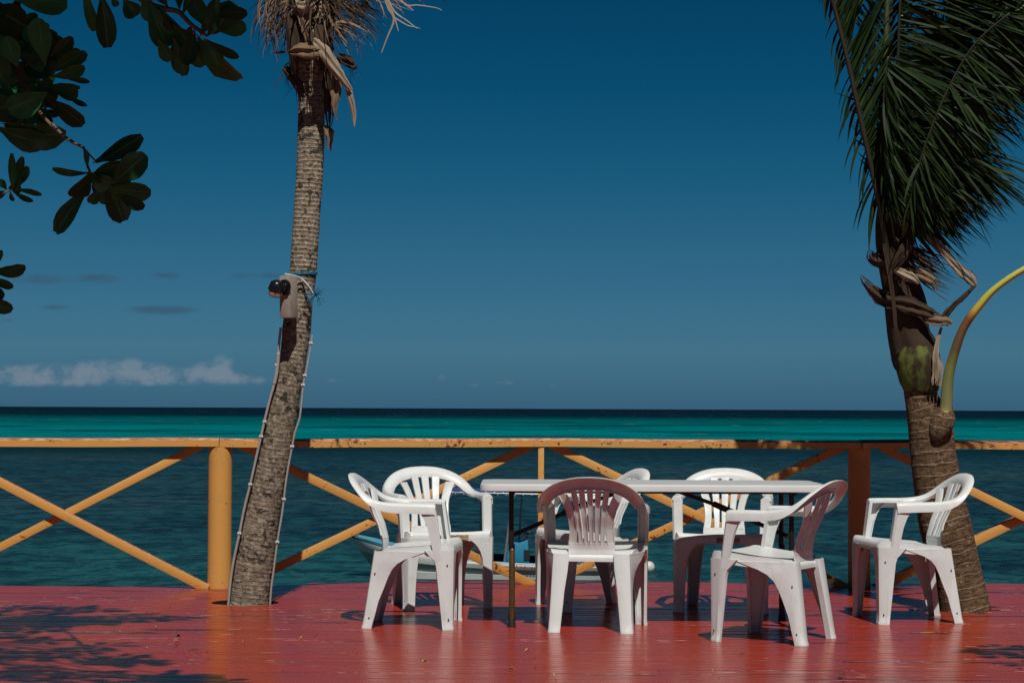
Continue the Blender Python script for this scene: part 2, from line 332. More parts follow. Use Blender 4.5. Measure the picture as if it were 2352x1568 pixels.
# ------------------------------------------------------------------ object helpers
def tag(o, label=None, cat=None, group=None, kind=None):
    if label: o['label'] = label
    if cat: o['category'] = cat
    if group: o['group'] = group
    if kind: o['kind'] = kind
    return o
def empty(name, loc, rz=0):
    o = bpy.data.objects.new(name, None); o.location = loc; o.rotation_euler = (0, 0, rz); o.empty_display_size = .2
    col.objects.link(o); return o
def link(name, me, mats, parent=None):
    if not isinstance(mats, (list, tuple)): mats = [mats]
    if not me.materials:
        for q in mats: me.materials.append(q)
    o = bpy.data.objects.new(name, me); col.objects.link(o)
    if parent is not None: o.parent = parent
    return o
class MB:
    """collects vertices and faces, with uv and a tone per face, for one mesh"""
    def __init__(s): s.v = []; s.f = []; s.mi = []; s.uv = []; s.tone = []; s.cur = 0; s.ct = .5
    def face(s, idx, uvs=None):
        s.f.append(tuple(idx)); s.mi.append(s.cur); s.tone.append(s.ct)
        s.uv.append(uvs if uvs else [(.3, .3)] * len(idx))
    def box(s, c, size, rot=None):
        b = len(s.v); c = Vector(c)
        for dx in (-.5, .5):
            for dy in (-.5, .5):
                for dz in (-.5, .5):
                    q = Vector((dx*size[0], dy*size[1], dz*size[2]))
                    if rot is not None: q = rot @ q
                    s.v.append(c + q)
        for f in ((0,1,3,2),(4,6,7,5),(0,4,5,1),(2,3,7,6),(0,2,6,4),(1,5,7,3)): s.face([b+i for i in f])
    def beam(s, p, q, w, d):
        """bar from p to q: w across (in the XZ plane), d deep along Y"""
        p, q = Vector(p), Vector(q); ax = (q-p).normalized(); Yv = Vector((0, 1, 0)); up = ax.cross(Yv).normalized(); Yv = up.cross(ax).normalized()
        L = (q-p).length; r = Matrix((ax, Yv, up)).transposed()
        s.box((p+q)/2, (L, d, w), r)
    def tube(s, pts, rad, seg=8, cap=True, uvscale=1.0, lump=None):
        pts = [Vector(a) for a in pts]; n_ = len(pts)
        if not isinstance(rad, (list, tuple)): rad = [rad]*n_
        b = len(s.v); up = None; dist = 0; vs = []
        for i, a in enumerate(pts):
            t = (pts[min(i+1, n_-1)] - pts[max(i-1, 0)]).normalized()
            if up is None:
                up = Vector((0, 0, 1)) if abs(t.z) < .9 else Vector((0, -1, 0))
            up = (up - t*up.dot(t)).normalized(); sd_ = t.cross(up)
            if i: dist += (a - pts[i-1]).length
            vs.append(dist*uvscale)
            for k in range(seg):
                ang = 2*PI*k/seg; r = rad[i]
                if lump: r *= lump(ang, dist)
                s.v.append(a + (up*math.cos(ang) + sd_*math.sin(ang))*r)
        for i in range(n_-1):
            for k in range(seg):
                k2 = (k+1) % seg
                s.face((b+i*seg+k, b+i*seg+k2, b+(i+1)*seg+k2, b+(i+1)*seg+k), [(k/seg, vs[i]), ((k+1)/seg, vs[i]), ((k+1)/seg, vs[i+1]), (k/seg, vs[i+1])])
        if cap:
            s.face([b+k for k in range(seg)][::-1]); s.face([b+(n_-1)*seg+k for k in range(seg)])
    def strip(s, pts, widths, side):
        """flat ribbon; side = a vector or list of vectors for the width direction"""
        b = len(s.v); n_ = len(pts)
        for i, a in enumerate(pts):
            sv = side[i] if isinstance(side, list) else side
            s.v.append(Vector(a) - sv*widths[i]/2); s.v.append(Vector(a) + sv*widths[i]/2)
        for i in range(n_-1):
            s.face((b+2*i, b+2*i+1, b+2*i+3, b+2*i+2), [(0, i/n_), (1, i/n_), (1, (i+1)/n_), (0, (i+1)/n_)])
    def leaf(s, base, tip, width, nrm, cup=.16, bend=.10, L=7, K=4, tone=None, ragged=.0):
        base, tip = Vector(base), Vector(tip); d = tip-base; ln = d.length; d.normalize()
        nrm = (nrm - d*nrm.dot(d)).normalized(); sv = d.cross(nrm).normalized()
        s.ct = random.random() if tone is None else tone
        b = len(s.v); peak = random.uniform(.9, 1.5); bw = random.uniform(-.5, .5)
        for i in range(L+1):
            t = i/L
            w = max(.03, math.sin(PI*min(1, t*.965+.0)**(1.15+peak*.35)))**.56 * width/2
            if i == L: w = width*.17
            c = base + d*ln*t + nrm*(math.sin(t*PI)*bend*ln*(1 if bw > -.2 else -.7)) + sv*math.sin(t*PI)*ln*.05*bw
            for k in range(K+1):
                uu = k/K*2-1
                rg = 1 + ragged*random.uniform(-1, 1) if abs(uu) == 1 else 1
                s.v.append(c + sv*w*uu*rg + nrm*(abs(uu)**1.3*w*cup*2.2 + random.uniform(-.02, .02)*width))
        for i in range(L):
            for k in range(K):
                a = b+i*(K+1)+k
                s.face((a, a+1, a+K+2, a+K+1), [(k/K, i/L), ((k+1)/K, i/L), ((k+1)/K, (i+1)/L), (k/K, (i+1)/L)])
    def mesh(s, name, smooth=True, angle=40):
        me = bpy.data.meshes.new(name); me.from_pydata([tuple(a) for a in s.v], [], s.f)
        me.polygons.foreach_set('material_index', s.mi)
        me.polygons.foreach_set('use_smooth', [smooth]*len(s.f))
        ul = me.uv_layers.new(name='UVMap'); flat = []
        for uvs in s.uv:
            for q in uvs: flat += [q[0], q[1]]
        ul.data.foreach_set('uv', flat)
        at = me.attributes.new('tone', 'FLOAT', 'FACE'); at.data.foreach_set('value', s.tone)
        me.update()
        if smooth and angle: me.set_sharp_from_angle(angle=R(angle))
        return me
    def build(s, name, mats, parent=None, smooth=True, angle=40):
        return link(name, s.mesh(name, smooth, angle), mats, parent)
def bake(me, thick=0, bevel=0, sub=0, offset=0, seg=2, angle=35):
    """solidify / bevel / subdivide a mesh into a new mesh"""
    o = bpy.data.objects.new('tmp', me); col.objects.link(o)
    if thick:
        a = o.modifiers.new('s', 'SOLIDIFY'); a.thickness = thick; a.offset = offset; a.use_even_offset = False
    if bevel:
        a = o.modifiers.new('b', 'BEVEL'); a.width = bevel; a.segments = seg; a.limit_method = 'ANGLE'; a.angle_limit = R(40)
    if sub:
        a = o.modifiers.new('u', 'SUBSURF'); a.levels = sub; a.render_levels = sub
    dg = bpy.context.evaluated_depsgraph_get(); dg.update()
    r = bpy.data.meshes.new_from_object(o.evaluated_get(dg)); r.name = me.name
    bpy.data.objects.remove(o)
    for pl in r.polygons: pl.use_smooth = True
    if angle: r.set_sharp_from_angle(angle=R(angle))
    return r
def bez(pts, k=4):
    """smooth a polyline (Catmull-Rom)"""
    P = [Vector(a) for a in pts]; out = []
    for i in range(len(P)-1):
        p0, p1, p2, p3 = P[max(i-1, 0)], P[i], P[i+1], P[min(i+2, len(P)-1)]
        for j in range(k):
            t = j/k
            out.append(.5*((2*p1) + (p2-p0)*t + (2*p0-5*p1+4*p2-p3)*t*t + (3*p1-p0-3*p2+p3)*t**3))
    out.append(P[-1]); return out
def lerp_table(tab, x):
    if x <= tab[0][0]: return tab[0][1]
    for (a, va), (b, vb) in zip(tab, tab[1:]):
        if x <= b: 
            t = (x-a)/(b-a); t = t*t*(3-2*t)*.35 + t*.65
            return va+(vb-va)*t
    return tab[-1][1]

# ------------------------------------------------------------------ the sea
mb = MB(); S_ = 90000
mb.v = [Vector((-S_, -40, -2.5)), Vector((S_, -40, -2.5)), Vector((S_, S_, -2.5)), Vector((-S_, S_, -2.5))]; mb.face((0,1,2,3))
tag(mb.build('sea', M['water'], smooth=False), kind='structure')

# ------------------------------------------------------------------ the deck
HOLES = [(W(566, 1388, 12.12).x, 12.13, .185), (W(2224, 1403, 11.87).x, 11.90, .19)]
HOLES[0] = (HOLES[0][0]-.01, 12.13, .20); HOLES[1] = (HOLES[1][0]+.02, 11.92, .235)
def back_edge(x):
    return lerp_table([(-9, 13.30), (-1.62, 13.30), (-.92, 13.62), (.1, 13.69), (1.2, 13.70), (9, 13.70)], x)
mb = MB(); yv = 1.0; rnd = random.Random(3)
def plank(x0, x1, ya, yb, xa0=None, xa1=None, tone=.5, tilt=0, dz=0):
    """one board; xa0/xa1 = x ends on the far side when cut round a hole"""
    xf0 = x0 if xa0 is None else xa0; xf1 = x1 if xa1 is None else xa1
    g = .0026; ch = .0026; wdt = yb-ya
    prof = [(0, -.035), (0, -.0016), (ch, .0), (wdt*.5-g, .0002), (wdt-2*g-ch, .0), (wdt-2*g, -.0016), (wdt-2*g, -.035)]
    b = len(mb.v); mb.ct = tone
    for e in (0, 1):
        for (py, pz) in prof:
            t = py/wdt; xx = (x0+(xf0-x0)*t) if e == 0 else (x1+(xf1-x1)*t)
            z_ = pz + dz + tilt*(py-wdt/2)
            if pz <= -.02: z_ = pz
            mb.v.append(Vector((xx, ya+g+py, z_)))
    n_ = len(prof)
    for i in range(n_-1): mb.face((b+i, b+n_+i, b+n_+i+1, b+i+1))
    mb.face([b+i for i in range(n_)]); mb.face([b+n_+i for i in range(n_)][::-1])
def long_plank(x0, x1, ya, yb, tone, tilt, dz):
    g = .0026; ch = .0026; wdt = yb-ya; K = max(1, int((x1-x0)/.22)); b = len(mb.v); mb.ct = tone
    prof = [(0, -.035), (0, -.0016), (ch, .0), (wdt*.5-g, .0002), (wdt-2*g-ch, .0), (wdt-2*g, -.0016), (wdt-2*g, -.035)]; n_ = 7
    for k in range(K+1):
        xx = x0+(x1-x0)*k/K; wob = .0009*noise.noise(Vector((xx*.9, ya*31, 0))) + .0005*noise.noise(Vector((xx*3.1, ya*31, 5))); tw = .0022*noise.noise(Vector((xx*.7, ya*17, 9)))
        for (py, pz) in prof:
            z_ = pz + (dz + wob + (tilt+tw)*(py-wdt/2) if pz > -.02 else 0); mb.v.append(Vector((xx, ya+g+py+.0009*noise.noise(Vector((xx*1.3, ya*23, 3))), z_)))
        if k:
            for i in range(n_-1): a = b+(k-1)*n_+i; mb.face((a, a+n_, a+n_+1, a+1))
    mb.face([b+i for i in range(n_)]); mb.face([b+K*n_+i for i in range(n_)][::-1])
while yv < 13.66:
    wd = rnd.choice([.062, .066, .072, .088, .12]); ya, yb = yv, yv+wd; ym = (ya+yb)/2
    cuts = [-9.0]; xx = -9 + rnd.uniform(.4, 3)
    while xx < 8.6: cuts.append(xx); xx += rnd.uniform(2.2, 3.6)
    cuts.append(9.0)
    segs = list(zip(cuts, cuts[1:]))
    if yb > 13.29:                                # back edge: trim boards to the curved outline
        lim = [(-.92-1.62)/2 + (ym-13.46)*2.1]
        segs = [(max(a, lim[0]-.02), b_) for a, b_ in segs if b_ > lim[0]]
        if ym > 13.6: segs = [(max(a, -.75+(ym-13.62)*6), b_) for a, b_ in segs if b_ > -.7]
    for a, b_ in segs:
        if b_-a < .05: continue
        parts = [(a+.0015, b_-.0015, None, None)]
        for hx, hy, hr in HOLES:
            def half(yq): return math.sqrt(max(0, hr*hr-(yq-hy)**2))*(1.0 if hr < 1 else 1)
            hn, hf = half(ya), half(yb)
            if hn > 0 or hf > 0:
                new = []
                for (p0, p1, q0, q1) in parts:
                    if p0 < hx < p1:
                        new += [(p0, hx-hn, q0, hx-hf), (hx+hn, p1, hx+hf, q1)]
                    else: new.append((p0, p1, q0, q1))
                parts = new
        tn = rnd.random(); tl = rnd.gauss(0, .0016); dz = rnd.gauss(0, .0004)
        for (p0, p1, q0, q1) in parts:
            if q0 is None and q1 is None: long_plank(p0, p1, ya, yb, tn, tl, dz)
            else: plank(p0, p1, ya, yb, q0, q1, tn, tl, dz)
    yv = yb
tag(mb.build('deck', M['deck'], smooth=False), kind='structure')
mb = MB(); prev = None                            # dark board closing the deck's back edge and its underside
xs = [-9+i*.25 for i in range(73)]
for i, xx in enumerate(xs):
    yb = back_edge(xx) + .012; b = len(mb.v)
    mb.v += [Vector((xx, yb, -.012)), Vector((xx, yb+.035, -.012)), Vector((xx, yb+.035, -.26)), Vector((xx, yb, -.26))]
    if i:
        for k in range(4): mb.face((b-4+k, b-4+(k+1) % 4, b+(k+1) % 4, b+k))
tag(mb.build('deck_fascia', M['fascia'], angle=30), kind='structure')
mb = MB()
for xx in range(-8, 9, 2): mb.box((xx+.1, 7.2, -.13), (.05, 12.0, .18))
for xx in range(-8, 9, 4):
    for yy_ in (3, 8, 12.8): mb.tube([(xx, yy_, -2.9), (xx, yy_, -.225)], .11, 12)
tag(mb.build('deck_substructure', M['fascia']), kind='structure')

# ------------------------------------------------------------------ railing
rail = empty('railing', (0, 13.4, 0))
tag(rail, 'orange painted wooden railing with crossed braces and flaking paint along the deck edge', 'railing')
def rp(o): o.location = o.location - Vector((0, 13.4, 0)); return o
def beamobj(name, p, q, w, d, mat, bev=.004, parent=rail, segs=24):
    p, q = Vector(p), Vector(q); mid = (p+q)/2; mb = MB(); mb.beam(p-mid, q-mid, w, d)
    me = bake(mb.mesh(name), bevel=bev, seg=2)
    o = link(name, me, mat, parent); o.location = mid - parent.location; return o
RF = [(-4.6, 13.03), (-1.86, 13.03), (.194, 13.42), (2.287, 13.38), (4.9, 13.38)]      # front line of the rail
RF[1] = (-1.86, 13.03)
zt = .952
def railz(x): return zt + .002*x*0
segs = [((-4.9, 13.03), (-1.862, 13.03), 'orange'), ((-1.858, 13.032), (2.285, 13.375), 'orange_worn'), ((2.289, 13.36), (5.2, 13.36), 'orange')]
for i, ((xa, ya), (xb, yb), mt) in enumerate(segs):
    mb = MB(); K = 30; prof = [(0, -.054), (0, -.013), (.016, .0), (.155, .001), (.155, -.054)]
    dz = [0, 0, .0][i]
    if i == 2: prof = [(0, -.054), (0, -.018), (.045, .0), (.165, .003), (.165, -.054)]
    for k in range(K+1):
        t = k/K; xx = xa+(xb-xa)*t; y0 = ya+(yb-ya)*t if i != 1 else lerp_table([(-1.858, 13.032), (.194, 13.43), (2.285, 13.375)], xx); b = len(mb.v)
        wv = .0025*math.sin(xx*2.1+i) + .0015*math.sin(xx*5.3)
        if i == 0: wv += .004*math.sin((xx+1.86)*1.1)
        for (py, pz) in prof: mb.v.append(Vector((xx, y0+py-13.4, zt+pz+dz+wv)))
        if k:
            for j in range(5): mb.face((b-5+j, b-5+(j+1) % 5, b+(j+1) % 5, b+j))
    mb.face((0,1,2,3,4)); nn = len(mb.v); mb.face((nn-1,nn-2,nn-3,nn-4,nn-5))
    bm = bmesh.new(); me = mb.mesh('top_rail', angle=25); bm.from_mesh(me); bmesh.ops.recalc_face_normals(bm, faces=bm.faces); bm.to_mesh(me); bm.free()
    link('top_rail', me, M[mt], rail)
def post(x, yc, r, name, mat):
    mb = MB(); mb.tube([(0,0,-.3),(0,0,.0),(0,0,.3),(0,0,.6),(0,0,.897)], [r*1.02, r*1.01, r, r, r*.99], 40)
    o = mb.build(name, mat, rail); o.location = Vector((x, yc, 0)) - rail.location; return o
post(-1.862, 13.03+.076, .0755, 'round_post', M['orange'])
post(2.282, 13.38+.074, .073, 'round_post', M['orange'])
for px_ in (-6.0, 6.42): post(px_, 13.1, .075, 'round_post', M['orange'])
beamobj('thin_post', (.194, 13.459, .0), (.194, 13.459, .897), .039, .05, M['orange_worn'])
beamobj('thin_post', (-3.95, 13.12, .0), (-3.95, 13.12, .897), .039, .05, M['orange'])
beamobj('thin_post', (4.33, 13.44, .0), (4.33, 13.44, .897), .039, .05, M['orange'])
def brace(px0, py0, px1, py1, Y0, Y1, w, d, mt):
    p, q = W(px0, py0, Y0), W(px1, py1, Y1); beamobj('brace', p, q, w, d, M[mt], .003)
# left of the first round post
brace(-168, 1020, 478, 1352, 13.062, 13.062, .056, .045, 'orange')
brace(-165, 1340, 470, 1018, 13.105, 13.105, .052, .035, 'orange')
# between the posts
brace(545, 1018, 1226, 1343, 13.095, 13.485, .055, .032, 'orange')
brace(540, 1349, 1226, 1020, 13.135, 13.525, .055, .032, 'orange')
brace(1262, 1020, 1948, 1350, 13.485, 13.435, .054, .032, 'orange_worn')
brace(1250, 1343, 1944, 1022, 13.525, 13.475, .054, .032, 'orange_worn')
# right of the second round post
brace(2024, 1026, 2690, 1352, 13.42, 13.43, .056, .04, 'orange')
brace(2008, 1352, 2680, 1030, 13.50, 13.50, .060, .07, 'orange')

# ------------------------------------------------------------------ resin chairs
def sgn_mesh(surf_fn, name, nu, nv, thick=.0042, offset=0, sub=0, bevel=0, flip=False):
    mb = MB()
    for j in range(nv+1):
        for i in range(nu+1): mb.v.append(Vector(surf_fn(i/nu, j/nv)))
    for j in range(nv):
        for i in range(nu):
            a = j*(nu+1)+i; f = (a, a+1, a+nu+2, a+nu+1)
            mb.face(f[::-1] if flip else f)
    me = mb.mesh(name, angle=0)
    return bake(me, thick=thick, sub=sub, bevel=bevel, offset=offset, angle=42)
def loft_sections(secs, name, thick=.0045, offset=0, sub=1, flip=False, holes=None):
    """open sections (lists of points) lofted into a shell"""
    mb = MB(); K = len(secs[0])
    for s_ in secs:
        for q in s_: mb.v.append(Vector(q))
    for j in range(len(secs)-1):
        for i in range(K-1):
            a = j*K+i; f = (a, a+1, a+K+1, a+K)
            mb.face(f[::-1] if flip else f)
    me = mb.mesh(name, angle=0)
    return bake(me, thick=thick, sub=sub, offset=offset, angle=42)
def merge(name, meshes, mats):
    bm = bmesh.new()
    for me in meshes: bm.from_mesh(me)
    out = bpy.data.meshes.new(name); bm.to_mesh(out); bm.free()
    for q in mats: out.materials.append(q)
    out.set_sharp_from_angle(angle=R(42)); return out
YC = [(.36, .120), (.380, .143), (.392, .152), (.42, .150), (.455, .157), (.518, .181), (.614, .224), (.70, .260), (.745, .279), (.80, .315)]
def yback(z, x): return lerp_table(YC, z) - 1.7*x*x*min(1, max(0, (z-.40)/.12))
# rim + arm stations, right half: outer point, inner point, lip direction, lip length
RIM = [((0,.320,.800), (0,.280,.744), (0,.9,-.30), .016),
       ((.070,.317,.796), (.062,.277,.741), (.05,.9,-.30), .016),
       ((.130,.308,.784), (.114,.269,.730), (.12,.88,-.35), .016),
       ((.185,.289,.762), (.160,.251,.713), (.25,.8,-.4), .018),
       ((.226,.261,.733), (.194,.226,.690), (.38,.6,-.6), .020),
       ((.252,.230,.703), (.213,.198,.668), (.42,.4,-.75), .024),
       ((.266,.192,.676), (.225,.167,.653), (.3,.2,-.9), .032),
       ((.274,.150,.660), (.234,.130,.646), (.15,.05,-1), .040)]
ARM = [((.274,.150,.660), (.234,.130,.646), (.15,.05,-1), .040),
       ((.279,.100,.652), (.238,.088,.643), (.05,0,-1), .044),
       ((.281,.040,.648), (.240,.036,.643), (.02,0,-1), .045),
       ((.281,-.030,.647), (.240,-.030,.644), (.02,0,-1), .045),
       ((.281,-.090,.646), (.238,-.088,.644), (.02,0,-1), .046),
       ((.278,-.138,.645), (.234,-.136,.643), (.02,0,-1), .046)]
def rim_section(st, s, up_amt=.007):
    O, I, L, l = Vector(st[0]), Vector(st[1]), Vector(st[2]).normalized(), st[3]
    wv = (O-I).normalized(); nrm = -L
    m_ = (O+I)/2 + nrm*up_amt
    pts = [I + L*min(l, .014) - wv*.001, I + L*.002, I.lerp(O, .22) + nrm*up_amt*.7, m_, I.lerp(O, .8) + nrm*up_amt*.7, O + L*.003, O + L*.010 + wv*.003, O + L*l + wv*.003]
    return [Vector((q.x*s, q.y, q.z)) for q in pts]
def densify(sts, k=3):
    """interpolate stations smoothly"""
    O = bez([a[0] for a in sts], k); I = bez([a[1] for a in sts], k); L = bez([a[2] for a in sts], k)
    l = []
    for i in range(len(sts)-1):
        for j in range(k): l.append(sts[i][3] + (sts[i+1][3]-sts[i][3])*j/k)
    l.append(sts[-1][3]); return list(zip(O, I, L, l))
def front_leg(s):
    """front leg shell below the seat and the slanting arm post above it"""
    secs = []
    zs = [(0, 0), (.012, 0), (.020, .4), (.06, .5), (.14, .5), (.22, .5), (.29, .5), (.33, .5), (.36, .5), (.38, .5), (.398, .5), (.412, .5)]
    for z_, k in zs:
        t = z_/.412; f = .0035 if z_ <= .012 else 0.0
        arch = lerp_table([(0, 0), (.34, 0.0), (.365, .008), (.385, .030), (.412, .05)], z_)
        archx = lerp_table([(0, 0), (.12, .004), (.24, .012), (.30, .020), (.345, .038), (.375, .062), (.395, .09), (.412, .10)], z_)
        xo = .262 + .006*t
        A2 = (xo-.012, -.192 + .046*t + arch, z_)
        A = (xo+f, -.194 + .044*t + arch, z_)
        B = (xo+.001+f, -.205 + .022*t, z_)
        B2 = (xo-.0045+f, -.210 + .018*t, z_)
        C1 = (.256+f + .004*t, -.222-.004*t-f, z_)
        C2 = (.246 + .002*t, -.238-.004*t-f, z_)
        D = (.214 - archx, -.241-.004*t-f, z_)
        E = (.209 - archx, -.226-.004*t, z_)
        secs.append([Vector((q[0]*s, q[1], q[2])) for q in (A2, A, B, B2, C1, C2, D, E)])
    lo = loft_sections(secs, 'leg', .0045, offset=-1 if s > 0 else 1, sub=0)
    secs = []
    for z_ in (.36, .41, .46, .52, .575, .61, .628, .640):
        t = (z_-.36)/.28
        xo = .2685 + .0095*t
        yf = -.186 + .040*t; yr = yf + .034 + .020*t
        fl = lerp_table([(0, 0), (.55, 0), (.60, .018), (.64, .055)], z_)
        iw = .048 + .004*t
        q = [(xo-iw, yf+.014, z_), (xo-iw+.002, yf+.001, z_), (xo-.008, yf-.001, z_), (xo, yf+.007, z_), (xo, yr+fl, z_), (xo-.012, yr+fl+.001, z_)]
        if z_ > .63: q = [(a, b_, c_) for a, b_, c_ in q]
        secs.append([Vector((a*s, b_, c_)) for a, b_, c_ in q])
    hi = loft_sections(secs, 'leg', .0045, offset=1 if s > 0 else -1, sub=0)
    mb = MB(); 
    hz = []
    for (yy_, z_) in ((-.214, .335), (-.222, .055)):
        b = len(mb.v)
        for k in range(10):
            a = 2*PI*k/10; mb.v.append(Vector((s*(.2665+.0006), yy_+math.cos(a)*.0042, z_+math.sin(a)*.0055)))
        mb.face([b+k for k in range(10)] if s > 0 else [b+k for k in range(10)][::-1])
    mb.mi = [1]*len(mb.f)
    for v_ in mb.v: v_.x = s*.268 if v_.z > .2 else s*.2655
    return merge('leg', [lo, hi, mb.mesh('h')], [M['plastic'], M['hole']])
def seat_half(yy_): return lerp_table([(-.245, .238), (-.22, .258), (-.15, .264), (0, .248), (.12, .217), (.17, .200)], yy_)
def rear_leg(s):
    secs = []
    for z_ in (0, .012, .020, .07, .14, .21, .27, .31, .34, .365, .385, .402):
        t = z_/.41; f = .0035 if z_ <= .012 else 0.0
        cx = .217 - .017*t; cy = .237 - .060*t
        sf = lerp_table([(0, .186), (.13, .153), (.24, .112), (.30, .085), (.335, .055), (.362, .012), (.380, -.045), (.402, -.10)], z_)
        ri = lerp_table([(0, .156), (.2, .138), (.33, .120), (.40, .114)], z_)
        bl = min(1, max(0, (z_-.20)/.15)); xs = lambda yq: cx + .002 + (seat_half(yq)+.003-cx-.002)*bl
        q = [(ri+.004, cy-.034, z_), (ri, cy-.004, z_), (ri+.010, cy+.001+f, z_), (cx-.014, cy+.002+f, z_), (cx-.003+f, cy-.004, z_), (cx+.001+f, cy-.018, z_), (xs((cy+sf)/2-.004)+.0035*(1-bl), (cy+sf)/2-.004, z_), (xs(sf), sf+.002, z_), (xs(sf)-.008, sf, z_)]
        secs.append([Vector((a*s, b_, c_)) for a, b_, c_ in q])
    lo = loft_sections(secs, 'leg', .0045, offset=1 if s > 0 else -1, sub=0)
    mb = MB()
    for (yy_, z_, xx) in ((.172, .285, .2115), (.200, .055, .2215)):
        b = len(mb.v)
        for k in range(10):
            a = 2*PI*k/10; mb.v.append(Vector((s*xx, yy_+math.cos(a)*.0042, z_+math.sin(a)*.0055)))
        mb.face([b+k for k in range(10)] if s > 0 else [b+k for k in range(10)][::-1])
    mb.mi = [1]*len(mb.f)
    return merge('leg', [lo, mb.mesh('h')], [M['plastic'], M['hole']])
def seat_mesh():
    half = seat_half
    us = [0, .015, .03, .05, .08, .14, .25, .37, .5, .63, .75, .86, .92, .95, .97, .985, 1]
    ys = [(-.247, .392), (-.2465, .405), (-.246, .425), (-.240, .437), (-.228, .4425), (-.20, .441), (-.15, .434), (-.09, .426), (-.03, .420), (.03, .416), (.08, .413), (.115, .409), (.135, .404), (.150, .398), (.160, .391), (.1645, .386), (.166, .374), (.166, .361)]
    mb = MB()
    for (yy_, zc) in ys:
        h = half(yy_)
        for i, uu in enumerate(us):
            a = uu*2-1
            if i < 3 or i > len(us)-4:                       # apron
                k = [0, 1, 2][i] if i < 3 else [2, 1, 0][i-(len(us)-3)]
                drop = [.046, .024, .008][k]; inset = [0.0, .0005, .003][k]
                xx = math.copysign(h-inset, a); zz = min(zc, .44) - drop
                if zc < .43 and (yy_ < -.24 or yy_ > .15): zz = min(zz, zc)
                zz = max(zz, .361)
            else:
                xx = a*h*.985/.90 if abs(a) < .9 else math.copysign(h*.985, a); xx = max(-h*.985, min(h*.985, xx))
                rise = .010*abs(a)**3
                zz = zc + (rise if zc > .408 and yy_ > -.235 else 0)
            mb.v.append(Vector((xx, yy_, zz)))
    K = len(us)
    for j in range(len(ys)-1):
        for i in range(K-1):
            a = j*K+i; mb.face((a, a+1, a+K+1, a+K))
    return bake(mb.mesh('seat', angle=0), thick=.004, offset=-1, angle=42)
def back_mesh(nsl):
    parts = []
    sts = densify(RIM, 3)
    full = [rim_section(st, -1) for st in sts[::-1]] + [rim_section(st, 1) for st in sts[1:]]
    parts.append(loft_sections(full, 'backrest', .0042, offset=-1, sub=0))
    def slat(xt, xb, wt, wb, outer=0, zt_=.748):
        secs = []; zs = [.452+(zt_-.452)*k/12 for k in range(13)]
        for z_ in zs:
            t = (z_-.452)/(zt_-.452)
            xc = xb + (xt-xb)*(t**1.7 if not outer else t); w = wb + (wt-wb)*t
            if outer:
                e = lerp_table([(.44, .121), (.47, .115), (.52, .1105), (.57, .1145), (.62, .127), (.67, .147), (.71, .168), (.75, .195)], z_)
                w = lerp_table([(.44, .036), (.52, .034), (.62, .038), (.70, .044), (.75, .052)], z_); xc = outer*(e-w/2)
            yb = yback(z_, xc); lip = .005
            secs.append([Vector((xc-w/2, yback(z_, xc-w/2)+lip, z_)), Vector((xc-w/2+.0015, yback(z_, xc-w/2), z_)), Vector((xc, yb-.001, z_)), Vector((xc+w/2-.0015, yback(z_, xc+w/2), z_)), Vector((xc+w/2, yback(z_, xc+w/2)+lip, z_))])
        parts.append(loft_sections(secs, 'backrest', .0036, offset=1, sub=0))
    if nsl == 5: inner = [(-.066, -.043), (0, 0), (.066, .043)]; wt, wb = .040, .024
    else: inner = [(-.088, -.056), (-.045, -.028), (0, 0), (.045, .028), (.088, .056)]; wt, wb = .025, .0155
    for xt, xb in inner: slat(xt, xb, wt, wb, zt_=.748-1.0*xt*xt)
    slat(0, 0, 0, 0, outer=1, zt_=.712); slat(0, 0, 0, 0, outer=-1, zt_=.712)
    # panel between the slats and the seat
    def pf(u_, v_):
        z_ = .386 + .072*v_ ; hw = lerp_table([(.37, .119), (.40, .121), (.43, .122), (.458, .1205)], z_)
        xx = (u_*2-1)*hw; return (xx, yback(z_, xx) + .0012, z_)
    parts.append(sgn_mesh(pf, 'backrest', 14, 8, thick=.004, offset=1))
    return merge('backrest', parts, [M['plastic']])
def arm_mesh(s):
    secs = [rim_section(st, s) for st in densify(ARM, 3)]
    last = secs[-1]; fr = []
    for q in last: fr.append(Vector((q.x - s*.001, q.y-.010, q.z-.004)))
    secs.append(fr); secs.append([Vector((q.x - s*.001, q.y-.0115, min(q.z, .628))) for q in last])
    me = loft_sections(secs, 'armrest', .0042, offset=1 if s > 0 else -1, sub=0, flip=True)
    return merge('armrest', [me], [M['plastic']])
CH = {'seat': seat_mesh(), 5: back_mesh(5), 7: back_mesh(7), 'al': arm_mesh(-1), 'ar': arm_mesh(1), 'fl': front_leg(-1), 'fr': front_leg(1), 'rl': rear_leg(-1), 'rr': rear_leg(1)}
if not CH['seat'].materials: CH['seat'].materials.append(M['plastic'])
def make_chair(nsl):
    t = empty('plastic_chair', (0, 0, 0))
    for nm, k in (('seat', 'seat'), ('backrest', nsl), ('armrest', 'al'), ('armrest', 'ar'), ('leg', 'fl'), ('leg', 'fr'), ('leg', 'rl'), ('leg', 'rr')):
        o = bpy.data.objects.new(nm, CH[k]); col.objects.link(o); o.parent = t
    return t
protos = {}
def place_chair(x, y, deg, label, nsl=5, sticker=None, s=1.0):
    if nsl not in protos: t = make_chair(nsl); protos[nsl] = t
    else:
        src = protos[nsl]; t = src.copy(); col.objects.link(t)
        for ch in list(src.children):
            if ch.name.startswith('label'): continue
            c = ch.copy(); col.objects.link(c); c.parent = t
    t.location = (x, y, .0005); t.rotation_euler = (0, 0, R(deg)); t.scale = (s, s, s)
    tag(t, label, 'chair', 'white plastic chairs on the deck')
    return t
